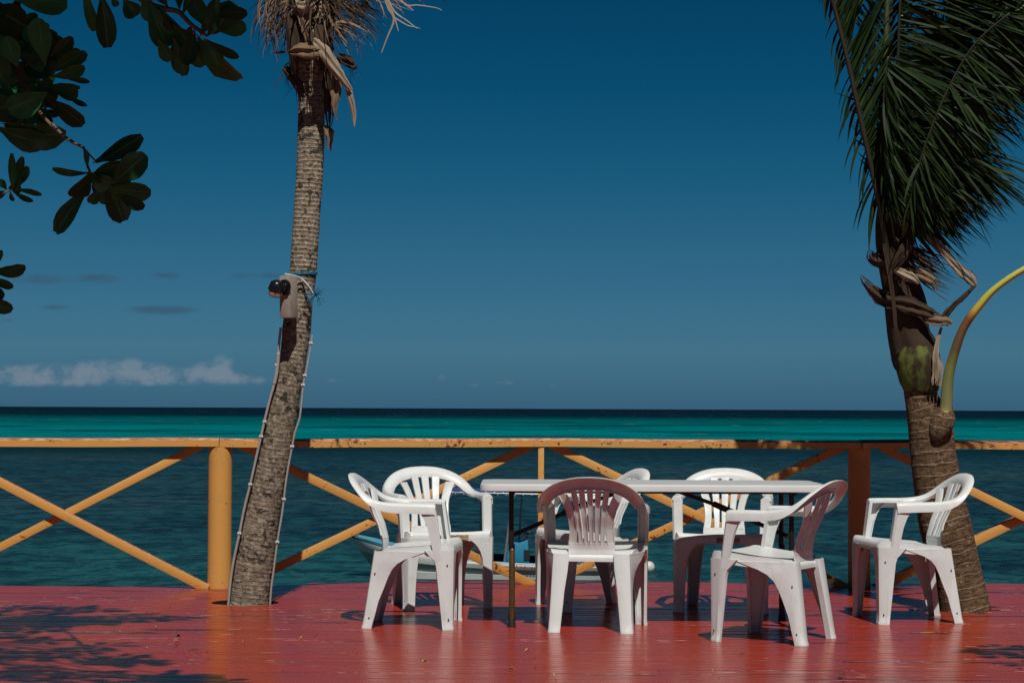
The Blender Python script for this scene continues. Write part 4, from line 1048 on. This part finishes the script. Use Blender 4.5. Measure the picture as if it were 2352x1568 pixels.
for k in range(8):
    a = 2*PI*k/8; sv = dd.cross(Vector((1,0,0))).normalized(); tv = dd.cross(sv); rr_ = sv*math.cos(a)+tv*math.sin(a); mb.tube([c2-dd*.03+rr_*.034, c2+dd*.02+rr_*.045], .004, 6)
mb.build('lamp_holder', M['black'], lamp)
mb = MB(); mb.tube([c2+dd*.012, c2+dd*.030, c2+dd*.044, c2+dd*.054, c2+dd*.060], [.036, .043, .043, .033, .016], 24); o = mb.build('bulb', M['bulb'], lamp); 
mb = MB(); mb.tube([c2+dd*.022, c2+dd*.028], [.040, .041], 24); mb.build('reflector', M['amber'], o)
rp_ = empty('rope', W(690, 640, 11.95)); tag(rp_, 'frayed blue rope with white cord tied round the palm trunk above the lamp', 'rope')
def around(px, py, ang, r, Y=12.13):
    c = W(px, py, Y); return c + Vector((math.sin(ang)*r, -math.cos(ang)*r, 0)) - rp_.location
mb = MB()
loop = [around(696, 628+3*math.sin(k/24*2*PI), 2*PI*k/24, .083) + Vector((0,0,.012*math.sin(2*PI*k/24))) for k in range(25)]
mb.tube(loop, .0045, 8); mb.tube([q+Vector((0,.0,-.008)) for q in loop], .0035, 6)
mb.tube([q - rp_.location for q in bez([W(652, 627, 11.96), W(664, 632, 11.97), W(690, 637, 12.03), W(705, 655, 12.02), W(722, 676, 12.03)], 5)], .0055, 8)
mb.tube([q - rp_.location for q in bez([W(652, 630, 11.95), W(646, 640, 11.93), W(640, 652, 11.92)], 4)], .003, 6)
for k in range(26):
    a = W(724+random.uniform(-3, 3), 678+random.uniform(-4, 4), 12.0); d = Vector((random.uniform(-.8, .8), -.2, random.uniform(-1, .6))).normalized(); q = a - rp_.location; P_ = [q]
    for j in range(4): d = (d+Vector((random.gauss(0,.2), 0, -.2))).normalized(); q = q+d*random.uniform(.012, .026); P_.append(q)
    mb.tube(P_, [.003, .0025, .002, .0015, .0008], 5)
mb.build('blue_strand', M['rope'], rp_, angle=0)
mb = MB(); mb.tube([q - rp_.location for q in bez([W(654, 630, 11.955), W(672, 632, 11.97), W(692, 640, 12.01), W(708, 656, 12.0), W(720, 675, 12.01)], 5)], .0052, 8); mb.build('white_strand', M['rope_white'], rp_, angle=0)
def cable(name, pix, Y, r0, label, clips, thick=None):
    root = empty(name, W(pix[-1][0], pix[-1][1], Y)); tag(root, label, 'cable', 'cables fixed to the left palm')
    base = bez([W(a, b, Y) for a, b in pix], 6); pts = []; rad = []; d = 0; L = sum((b-a).length for a, b in zip(base, base[1:])); n_ = int(L/.004); cum = [0]
    for i in range(1, len(base)): cum.append(cum[-1]+(base[i]-base[i-1]).length)
    j = 0
    for k in range(n_+1):
        s_ = L*k/n_
        while j < len(cum)-2 and cum[j+1] < s_: j += 1
        t = (s_-cum[j])/(cum[j+1]-cum[j]); q = base[j].lerp(base[j+1], t); pts.append(q-root.location)
        r = r0*(1.10 if k % 2 else .92)
        if thick and thick[0] < s_/L < thick[1]: r *= 1.5
        rad.append(r)
    mb = MB(); mb.tube(pts, rad, 10); mb.build('conduit', M['conduit'], root, angle=0)
    for (a, b) in clips:
        c = W(a, b, Y)-root.location; mb = MB(); mb.box(c, (.024, .018, .016)); mb.box(c+Vector((.0, -.009, 0)), (.009, .009, .009)); link('clip', bake(mb.mesh('clip'), bevel=.003), M['rope_white'], root)
cable('cable', [(645, 752), (641, 790), (636, 850), (629, 885), (619, 920), (608, 965), (600, 1000), (590, 1044), (575, 1111), (564, 1155), (557, 1187), (550, 1225), (543, 1257), (535, 1296), (529, 1339), (524, 1392)], 12.04, .0078,
      'ribbed grey conduit running down the left side of the leaning grey palm', [(636, 838), (608, 968), (600, 1002), (575, 1112), (550, 1224)], (.09, .2))
cable('cable', [(717, 770), (713, 800), (704, 850), (697, 880), (692, 930), (687, 965), (677, 994), (671, 1025), (663, 1067), (656, 1111), (652, 1146), (647, 1184), (641, 1219), (637, 1244), (632, 1281), (628, 1313), (623, 1350), (620, 1392)], 12.09, .0062,
      'thin ribbed conduit running down the right side of the leaning grey palm', [(714, 788), (700, 862), (696, 884), (671, 1025), (652, 1146), (637, 1244)])

# ------------------------------------------------------------------ tropical almond trees (leaf sprays hang into the picture)
def leafn(): return Vector((random.gauss(0, .28), -.75, -.66 + random.gauss(0, .2)))
class Tree:
    def __init__(s, name, label, loc):
        s.root = empty(name, loc); tag(s.root, label, 'tree'); s.L = MB(); s.P = MB(); s.B = MB(); s.T = MB(); s.o = Vector(loc)
    def lf(s, bx, by, tx, ty, w, Y, pale=False, tilt=.85, tone=None, nrm=None, gloss=False):
        sc = Y/F; n_ = leafn() if nrm is None else nrm
        k = .8*(-n_.z)/max(.2, -n_.y); k = max(-.2, min(1.1, k)); dzm = (ty-by)*sc
        b = W(bx, by, Y); t = W(tx, ty, Y + dzm*k)
        (s.P if pale else s.L).leaf(b-s.o, t-s.o, w*sc*1.25, n_, cup=random.uniform(.05, .2), bend=random.uniform(.02, .10), tone=tone, ragged=.04)
        # short stalk
        s.T.tube([b-s.o-(t-b)*.05, b-s.o+(t-b)*.12], .0022, 5)
    def whorl(s, c, r, n_, down=.3):
        for k in range(n_):
            a = 2*PI*k/n_+random.uniform(-.3, .3); d = Vector((math.cos(a), math.sin(a)*.9, random.uniform(-.5, .3)-down*.3)).normalized(); L = r*random.uniform(.75, 1.1)
            s.L.leaf(c+d*.02-s.o, c+d*L-s.o, L*.46, Vector((random.gauss(0,.3), random.gauss(0,.3), -1)), cup=.12, bend=.06)
    def branch(s, pts, r0, r1, mb=None, k=5):
        P_ = bez([Vector(a)-s.o for a in pts], k); K = len(P_); (mb or s.B).tube(P_, [r0+(r1-r0)*i/(K-1) for i in range(K)], 8, lump=lambda a, d: 1+.08*noise.noise(Vector((math.cos(a), math.sin(a), d*30))))
    def done(s):
        if s.L.f: s.L.build('leaves', M['leaf'], s.root, angle=0)
        if s.P.f: s.P.build('leaves', M['leaf_pale'], s.root, angle=0)
        if s.B.f: s.B.build('branches', M['limb'], s.root, angle=0)
        if s.T.f: s.T.build('twigs', M['twig'], s.root, angle=0)
random.seed(11)
TA = Tree('almond_tree', 'broad-leaved tropical almond tree whose dark leafy branches hang in at the upper left', (-3.3, 6.4, 0))
fork = Vector((-3.1, 6.6, 2.9)); TA.L; mbt = MB()
mbt.tube(bez([Vector((0,0,-.05)), Vector((.05,0,1)), Vector((.0,.1,2)), Vector((.2,.2,2.9)), Vector((.35,.35,3.7)), Vector((.5,.5,4.6))], 5), [.20-.006*i for i in range(26)], 20, lump=lambda a, d: 1+.06*noise.noise(Vector((math.cos(a)*2, math.sin(a)*2, d*2)))); mbt.build('trunk', M['limb'], TA.root, angle=0)
# spray A: top middle (depth 7 m)
Y = 7.0
for q in [(456,85,553,182,64),(490,78,536,6,50),(480,60,566,62,44),(400,92,425,174,28),(345,8,385,108,46),(370,20,415,100,44),(365,92,392,141,30),(430,98,468,152,30),(285,0,312,38,36),(232,-14,247,110,40),(190,-34,217,72,22),
          (256,-6,270,15,14),(420,30,452,-44,22),(412,20,404,-46,24),(385,15,360,-40,30),(400,60,440,110,40),(345,0,372,80,40),(440,60,400,130,34),(470,60,440,-5,36),(330,-10,352,50,34),(395,105,412,168,20),(470,92,500,150,40),(445,90,470,130,40)]:
    TA.lf(*q, Y+random.uniform(-.05, .05))
for q in [(446,70,424,148,37),(461,80,500,-4,27),(485,36,568,29,30),(377,28,393,72,17),(476,84,501,46,16),(475,92,548,133,20)]: TA.lf(*q, Y-.10, pale=True, tone=random.random()*.5)
TA.branch([W(260,-60,7.0), W(333,4,7.02), W(375,20,7.0), W(410,28,6.96), W(436,54,6.93), W(474,82,6.9)], .014, .006, TA.T)
TA.branch([fork, (-2.4,6.8,3.1), W(100,-120,6.95), W(260,-60,7.0)], .05, .014)
# spray B: left edge mass (9.3 m)
Y = 9.2
big = [(-30,20,60,62,90),(-20,-10,60,84,60),(118,128,164,84,30),(120,165,198,120,32),(125,150,185,116,34),(120,176,194,152,30),(105,198,184,200,20),(120,205,180,216,38),(150,215,200,243,12),(110,225,192,287,46),
       (98,240,10,276,36),(10,285,152,308,66),(-6,292,112,326,58),(10,152,0,80,30),(40,0,-10,120,80),(60,40,-20,60,70),(100,100,60,60,40),(20,200,-30,140,60),(70,180,20,190,50),(60,240,-20,250,60),(110,110,70,170,50)]
for q in big: TA.lf(*q, Y+random.uniform(-.15, .15))
for q in [(103,146,88,42,46),(40,152,14,84,38),(106,214,18,252,54),(30,-4,155,8,56)]: TA.lf(*q, Y-.22, pale=False, tone=1)
for q in [(150,181,206,188,13),(60,150,95,110,22)]: TA.lf(*q, Y-.2, pale=True)
for k in range(120):
    bx, by = random.uniform(5, 125), random.uniform(60, 270); a = random.uniform(-.9, 1.6); L = random.uniform(40, 75); tx, ty = bx+L*math.cos(a)*.7, by+L*math.sin(a)*.8
    if tx > 165: tx = 165
    TA.lf(bx-20, by, tx-20, ty, random.uniform(16, 30), Y+random.uniform(-.1, .5))
TA.branch([fork, (-2.9,8.0,3.4), W(-60,60,9.1), W(30,140,9.15), W(95,262,9.2)], .045, .012)
TA.branch([W(60,200,9.2), W(95,262,9.0), W(143.6,310,8.5), W(192,340,8.0)], .008, .006, TA.T)
# spray C: the lower hanging spray (7.9 m)
Y = 7.9
TA.branch([W(120,285,8.7), W(143.6,310,8.4), W(168,328,8.1), W(192,340,7.95), W(196,365,7.92), W(207,396,7.9)], .007, .005, TA.T)
TA.branch([W(192,340,7.95), W(208,358,7.9), W(222,372,7.88)], .004, .003, TA.T)
for q in [(218,372,327,312,36),(262,418,334,354,48),(258,432,347,442,42),(245,420,284,508,46),(205,428,128,534,36),(205,397,120,387,18),(226,433,208,467,22),(200,385,199,345,10),(212,400,292,372,40),(212,410,272,462,50),(208,400,258,420,50),
          (230,400,300,420,50),(225,395,250,450,44),(240,385,300,395,36),(206,392,225,420,40)]: TA.lf(*q, Y+random.uniform(-.04, .04))
for q in [(272,446,332,476,28),(207,396,168,452,40)]: TA.lf(*q, Y-.08, pale=True, tone=0)
# small far spray and the one on the left edge
Y = 10.2
for q in [(30,437,27,352,15),(28,430,52,360,18),(38,432,64,382,20),(34,434,96,447,12),(30,440,76,462,12),(24,440,31,462,10),(15,435,0,412,16),(20,432,48,428,26),(15,440,-14,448,20),(30,430,44,404,22)]: TA.lf(*q, Y)
TA.branch([W(-70,380,10.1), W(-20,446,10.15), W(24,437,10.2)], .010, .004, TA.T)
Y = 8.5
for q in [(-20,622,58,610,34),(-30,640,31,657,26),(-26,680,28,713,30),(-10,610,4,574,12),(-40,660,10,680,30)]: TA.lf(*q, Y)
TA.branch([W(-180,470,8.4), W(-90,600,8.45), W(-14,628,8.5)], .012, .004, TA.T)
TA.branch([fork, (-2.9,7.6,2.6), W(-180,470,8.4)], .035, .012); TA.branch([(-2.95,7.9,3.3), (-2.9,9.0,2.8), W(-70,380,10.1)], .03, .010)
# sprays above the picture: they shade the hanging ones and throw the leaf shadows on the deck
def above(T_, p, t, r, n_, fk):
    c = Vector(p) + SUN*t; T_.whorl(c, r, n_); T_.branch([fk, fk.lerp(c, .5)+Vector((0, 0, .25)), c], .022, .005, k=4)
for p, t, r, n_ in ((W(270,400,7.9), 1.0, .17, 9), (W(225,420,7.9), 1.25, .17, 8), (W(450,60,7), .55, .20, 10), (W(390,40,7), .6, .2, 9), (W(510,110,7), .75, .18, 9), (W(60,120,9.2), .7, .22, 11), (W(130,170,9.2), .8, .22, 10), (W(40,220,9.2), 1.0, .22, 11), (W(100,260,9.2), 1.2, .22, 10), (W(20,30,9.2), .5, .2, 9), (W(160,220,9.2), 1.4, .2, 8)):
    above(TA, p, t, r, n_, fork + Vector((.1, .2, .9)))
def shade(T_, px, py, z_, r, n_, fk):
    g = G(px, py); c = g + SUN*(z_/SUN.z); T_.whorl(c, r, n_, 0); T_.branch([fk, fk.lerp(c, .5)+Vector((0, 0, .3)), c], .022, .005, k=4)
for px, py in ((20,1432),(70,1418),(60,1440),(130,1405),(180,1418),(150,1432),(230,1400),(250,1418),(300,1412),(345,1420),(395,1418),(10,1458),(60,1465),(105,1470),(0,1495),(70,1508),(130,1500),(190,1492),(230,1482),(15,1548),(90,1552),(150,1560),(-60,1520),(-80,1440),(230,1572),(-30,1405),(40,1395),(110,1425),(210,1428),(160,1395),(-10,1440),(290,1425),(90,1445),(250,1515),(285,1508),(320,1520),(60,1535),(330,1560),(400,1552),(200,1545)):
    shade(TA, px, py, random.uniform(3.7, 4.3), .19, 7, fork + Vector((.4, .5, 1.5)))
TA.done()
random.seed(5)
TB = Tree('almond_tree', 'second broad-leaved tree beyond the right edge that throws a leafy shadow on the deck', (4.2, 6.2, 0))
mbt = MB(); mbt.tube(bez([Vector((0,0,-.05)), Vector((-.05,0,1.2)), Vector((-.2,.1,2.4)), Vector((-.5,.3,3.8))], 5), [.17-.006*i for i in range(16)], 18); mbt.build('trunk', M['limb'], TB.root, angle=0)
for px, py in ((2270,1492),(2310,1484),(2345,1500),(2300,1505),(2345,1522),(2380,1490),(2400,1510),(2240,1494)): shade(TB, px, py, random.uniform(3.3, 3.7), .16, 6, Vector((3.75, 6.5, 3.6)))
TB.done()

# ------------------------------------------------------------------ boat on the water
BY = 44.5; BX0 = W(792, 1300, BY).x; sc = F/BY
boat = empty('motorboat', (BX0, BY, -2.5)); tag(boat, 'white open motorboat with light blue bow deck and blue canopy moored beyond the railing', 'boat')
boat.rotation_euler = (0, 0, R(0))
LEN = 5.75; ST = 28
def hb(t): return .80*(1-(1-min(1, t/.42))**2.2)*(1-.06*max(0, t-.6)) + .012        # half beam
def sheer(t): return .37 + .60*(1-t)**3.0 - .03*t
def stem(t, h): return -.0 + (1-h)*.75*max(0, 1-t/.28)**1.2                       # raked bow
mb = MB(); rows = []
levels = [(1.0, 0, .0), (.93, .01, 0), (.90, .02, 1), (.80, .03, 2), (.60, .0, 2), (.575, -.03, 3), (.30, -.11, 3), (.28, -.06, 2), (.02, -.08, 2), (-.35, -.35, 2)]
for side in (-1, 1):
    base_i = len(mb.v)
    for i in range(ST+1):
        t = i/ST
        for (h, off, mi_) in levels:
            z_ = sheer(t)*h if h > 0 else h*.5; f = min(1, t/.2); bb = max(.005, hb(t) + off*f)
            if h <= .3: bb *= .55+.45*f
            mb.v.append(Vector((LEN*t + stem(t, max(0, h)), side*bb, z_)))
    NL = len(levels)
    for i in range(ST):
        for k in range(NL-1):
            a = base_i+i*NL+k; mb.cur = {0: 0, 1: 1, 2: 2, 3: 3}[levels[k+1][2]] if k else 0
            f = (a, a+1, a+NL+1, a+NL); mb.face(f if side < 0 else f[::-1])
NLs = len(levels); e0 = ST*NLs; e1 = (ST+1)*NLs + ST*NLs; mb.cur = 2
for k in range(NLs-1): mb.face((e0+k, e0+k+1, e1+k+1, e1+k))
mb.build('hull', [M['console'], M['boat_dark'], M['boat_white'], M['boat_green']], boat, angle=25)
mb = MB(); mb.cur = 0; KD = 9
for i in range(KD+1):
    t = .005+.30*i/KD; hw = hb(t)*.97; zc = sheer(t)
    mb.v += [Vector((LEN*t, -hw, zc-.004)), Vector((LEN*t, 0, zc+.05*min(1, t/.1))), Vector((LEN*t, hw, zc-.004))]
    if i: b = 3*i; mb.face((b-3, b, b+1, b-2)); mb.face((b-2, b+1, b+2, b-1))
link('bow_deck', bake(mb.mesh('bow_deck'), thick=.03, offset=-1), M['boat_blue'], boat)
mb = MB(); b0 = None
for i in range(21):                                         # inside of the hull
    t = .30+.695*i/20; hw = hb(t)*.94; zc = sheer(t)
    mb.v += [Vector((LEN*t, -hw, zc+.012)), Vector((LEN*t, -hw*.62, .14)), Vector((LEN*t, hw*.62, .14)), Vector((LEN*t, hw, zc+.055))]
    if i: b = 4*i; [mb.face((b-4+k, b-3+k, b+1+k, b+k)) for k in range(3)]
mb.face((3,2,1,0)); nn = len(mb.v); mb.face((nn-4, nn-3, nn-2, nn-1))
mb.build('interior', M['boat_deep'], boat, angle=20)
mb = MB()
def bx(px, py):                                             # picture point to boat-local x,z at mid beam
    q = W(px, py, BY); return q.x-BX0, q.z+2.5
cx0, cz0 = bx(1162, 1285); cx1, cz1 = bx(1214, 1242)
pr = [(cx0, .1), (cx0, cz1+.02), (cx0+.30, cz1-.03), (cx1-.02, cz1+.05), (cx1+.04, .1)]
for yy_ in (-.34, .34):
    for a, c_ in pr: mb.v.append(Vector((a, yy_, c_)))
for k in range(5): mb.face((k, (k+1) % 5, 5+(k+1) % 5, 5+k))
mb.face((4,3,2,1,0)); mb.face((5,6,7,8,9))
con = link('console', bake(mb.mesh('console'), bevel=.015), M['console'], boat)
mb = MB(); mb.box((cx1-.04, -.348, cz0+.13), (.13, .02, .22)); link('hatch', mb.mesh('hatch'), M['boat_dark'], con)
mb = MB(); mb.box((cx0+.09, 0, cz1+.09), (.18, .40, .16)); link('seat_box', bake(mb.mesh('seat_box'), bevel=.02), M['boat_deep'], boat)
mb = MB(); hx, hz_ = bx(1205, 1232); mb.tube([(hx, -.2, hz_-.12), (hx+.05, -.2, hz_+.04), (hx+.07, -.2, hz_+.10)], .025, 8); mb.tube([(hx+.08+.1*math.cos(a), -.2+.02*math.sin(a), hz_+.02+.1*math.sin(a)) for a in [2*PI*k/12 for k in range(13)]], .012, 6); mb.build('steering_wheel', M['boat_dark'], boat)
can = empty('canopy', (0, 0, 0)); can.parent = boat
x0, zt0 = bx(1029, 1127); x1, zt1 = bx(1304, 1131); bpy.data.objects.remove(can)
mb = MB(); nx, ny = 16, 8
for i in range(nx+1):
    for j in range(ny+1):
        u_, v_ = i/nx, j/ny*2-1; xx = x0+.1+(x1-x0-.12)*u_; mb.v.append(Vector((xx, v_*.72, zt0+.06-.05*u_-.035*v_*v_+.006*math.sin(u_*PI*5))))
for i in range(nx):
    for j in range(ny): a = i*(ny+1)+j; mb.face((a, a+ny+1, a+ny+2, a+1))
cano = link('canopy', bake(mb.mesh('canopy', angle=0), thick=.015), M['canvas'], boat)
mb = MB()
for s_ in (-1, 1): mb.tube([(x0, s_*.78, zt0-.01), (x0+.1, s_*.80, zt0), (x1-.12, s_*.80, zt1-.01), (x1-.02, s_*.80, zt1-.03), (x1, s_*.8, zt1-.12)], .018, 8)
for u_ in (0, .25, .5, .75, 1): xx = x0+.04+(x1-x0-.1)*u_; mb.tube([(xx, -.8, zt0-.02*u_), (xx, 0, zt0+.035-.04*u_), (xx, .8, zt0-.02*u_)], .014, 8)
for (pt, pb, s_) in ((1032, 1030, -1), (1104, 1101, 1), (1176, 1158, -1), (1199, 1190, 1)):
    xa, za = bx(pt, 1140); xb, zb_ = bx(pb, 1284 if s_ < 0 else 1270); 
    mb.tube([(xa, s_*.79, zt0-.17), (xb, s_*.76, .32)], .026, 8)
    for dx in (-.11, .11): mb.tube([(xa, s_*.79, zt0-.16), (xa+dx, s_*.8, zt0-.005)], .014, 6)
mb.build('frame', M['pole'], cano)
for k in range(14):                                           # white lacing along the canopy's edge
    xx = x0+.1+(x1-x0-.25)*k/13
    for s_ in (-1, 1): mb = MB(); mb.tube([(xx, s_*.70, zt0+.025-.04*k/13), (xx+.09, s_*.815, zt0-.035-.02*k/13)], .014, 6); mb.build('lace', M['rope_white'], cano)
mb = MB(); rx, rz_ = bx(808, 1222)                               # coil of rope on a bitt
mb.tube([(rx, -.05, rz_-.1), (rx, -.05, rz_+.06)], .03, 8)
for k in range(5): mb.tube([(rx+.05+(.09-.006*k)*math.cos(a), -.1+.07*math.sin(a), rz_-.05+.022*k+.012*math.sin(3*a+k)) for a in [2*PI*j/14 for j in range(15)]], .017, 6)
mb.build('rope_coil', M['dry'], boat)
mb = MB(); mx = LEN+.12                                          # outboard motor
mb.box((mx+.12, 0, .42), (.34, .26, .28)); mb.box((mx+.08, 0, .16), (.16, .16, .35)); mb.box((mx+.1, 0, -.2), (.12, .05, .5))
link('outboard_motor', bake(mb.mesh('outboard_motor'), bevel=.05, seg=3), M['boat_dark'], boat)
def text(body, px, py, size, Yoff, rotz=0, slope=0):
    cu = bpy.data.curves.new('lettering', 'FONT'); cu.body = body; cu.size = size; cu.shear = .45; cu.extrude = .004; cu.space_character = 1.05; cu.offset = -.001
    to = bpy.data.objects.new('tmp', cu); col.objects.link(to); dg = bpy.context.evaluated_depsgraph_get(); dg.update()
    me = bpy.data.meshes.new_from_object(to.evaluated_get(dg)); bpy.data.objects.remove(to)
    me.materials.clear(); o = link('lettering', me, M['red_text'], boat); a, c_ = bx(px, py)
    o.location = (a, Yoff, c_); o.rotation_euler = (PI/2 - .06, slope, rotz); return o
text('Nabucco', 1180, 1300.5, .145, -.845, 0, R(1))
text('S', 1358, 1304, .15, -.80)
tt = (bx(883, 1262)[0])/LEN
text('Nabucco', 882, 1259, .12, -(hb(tt)+.06), -R(14), R(6))
buoy = empty('buoy', G(1490, 1309, -2.5)); tag(buoy, 'small round white float on the water beyond the middle chair', 'buoy')
mb = MB(); mb.tube([(0,0,-.08+.02*0)]+[(0,0,.07+.14*math.sin(R(a))) for a in range(-80, 81, 20)], [.02]+[.14*math.cos(R(a)) for a in range(-80, 81, 20)], 16); mb.build('float', M['buoy'], buoy, angle=0)
mb = MB(); mb.tube([(0,0,.19), (0,0,.235)], .022, 8); mb.build('eye', M['boat_dark'], buoy)

# ------------------------------------------------------------------ bits lying on the deck
random.seed(21)
def litter(px, py, L, w, mat, label, name, cat, rz=None, group=None):
    g = G(px, py); mb = MB(); mb.leaf((-L/2, 0, .003), (L/2, 0, .004), w, Vector((0, .1, -1)), cup=-.5, bend=-.12, L=5, K=4, tone=.5)
    o = link(name, bake(mb.mesh(name, angle=0), thick=.001), mat, None); o.location = (g.x, g.y, .006); o.rotation_euler = (0, 0, random.uniform(0, 6.28) if rz is None else rz)
    tag(o, label, cat, group); return o
for (px, py, L) in ((359,1443,.022),(274,1455,.02),(403,1477,.03),(337,1491,.02),(692,1469,.025),(975,1524,.03),(1210,1498,.03),(1176,1542,.035),(1274,1555,.04),(560,1478,.02),(1640,1545,.02)):
    litter(px, py, L*.75, L*.45, M['yellow_leaf'], 'tiny yellow leaf fragment lying on the red deck boards', 'fallen_leaf', 'leaf', group='yellow leaf fragments on the deck')
litter(408, 1467, .035, .022, M['brown_leaf'], 'curled brown leaf lying on the deck right of the left leaf shadows', 'fallen_leaf', 'leaf')
litter(1932, 1557, .055, .03, M['brown_leaf'], 'curled brown leaf on the deck at the bottom edge below the rightmost table chair', 'fallen_leaf', 'leaf')
litter(2346, 1535, .04, .025, M['brown_leaf'], 'small brown leaf on the deck by the leafy shadow at the far right', 'fallen_leaf', 'leaf')
def straw(px, py, L, rz, mat, label, name, cat):
    g = G(px, py); mb = MB(); mb.tube([(-L/2, 0, .0025), (0, .003, .004), (L/2, 0, .0025)], [.0012, .0022, .0012], 6); o = mb.build(name, mat); o.location = (g.x, g.y, .002); o.rotation_euler = (0, 0, rz); tag(o, label, cat)
straw(2130, 1454, .075, .1, M['yellow_leaf'], 'short yellow straw lying on the deck below the lone dirty chair', 'straw', 'straw')
straw(445, 1493, .07, .9, M['brown_leaf'], 'thin dark twig lying on the deck below the left round post', 'twig', 'twig')
straw(1705, 1502, .10, 1.2, M['brown_leaf'], 'thin curved twig lying on the deck between the two front chairs', 'twig', 'twig')

# ------------------------------------------------------------------ render settings
scn.view_settings.view_transform = 'Standard'; scn.view_settings.look = 'None'; scn.view_settings.exposure = 0; scn.view_settings.gamma = 1
scn.render.engine = 'CYCLES'; scn.render.resolution_x = 1024; scn.render.resolution_y = 682
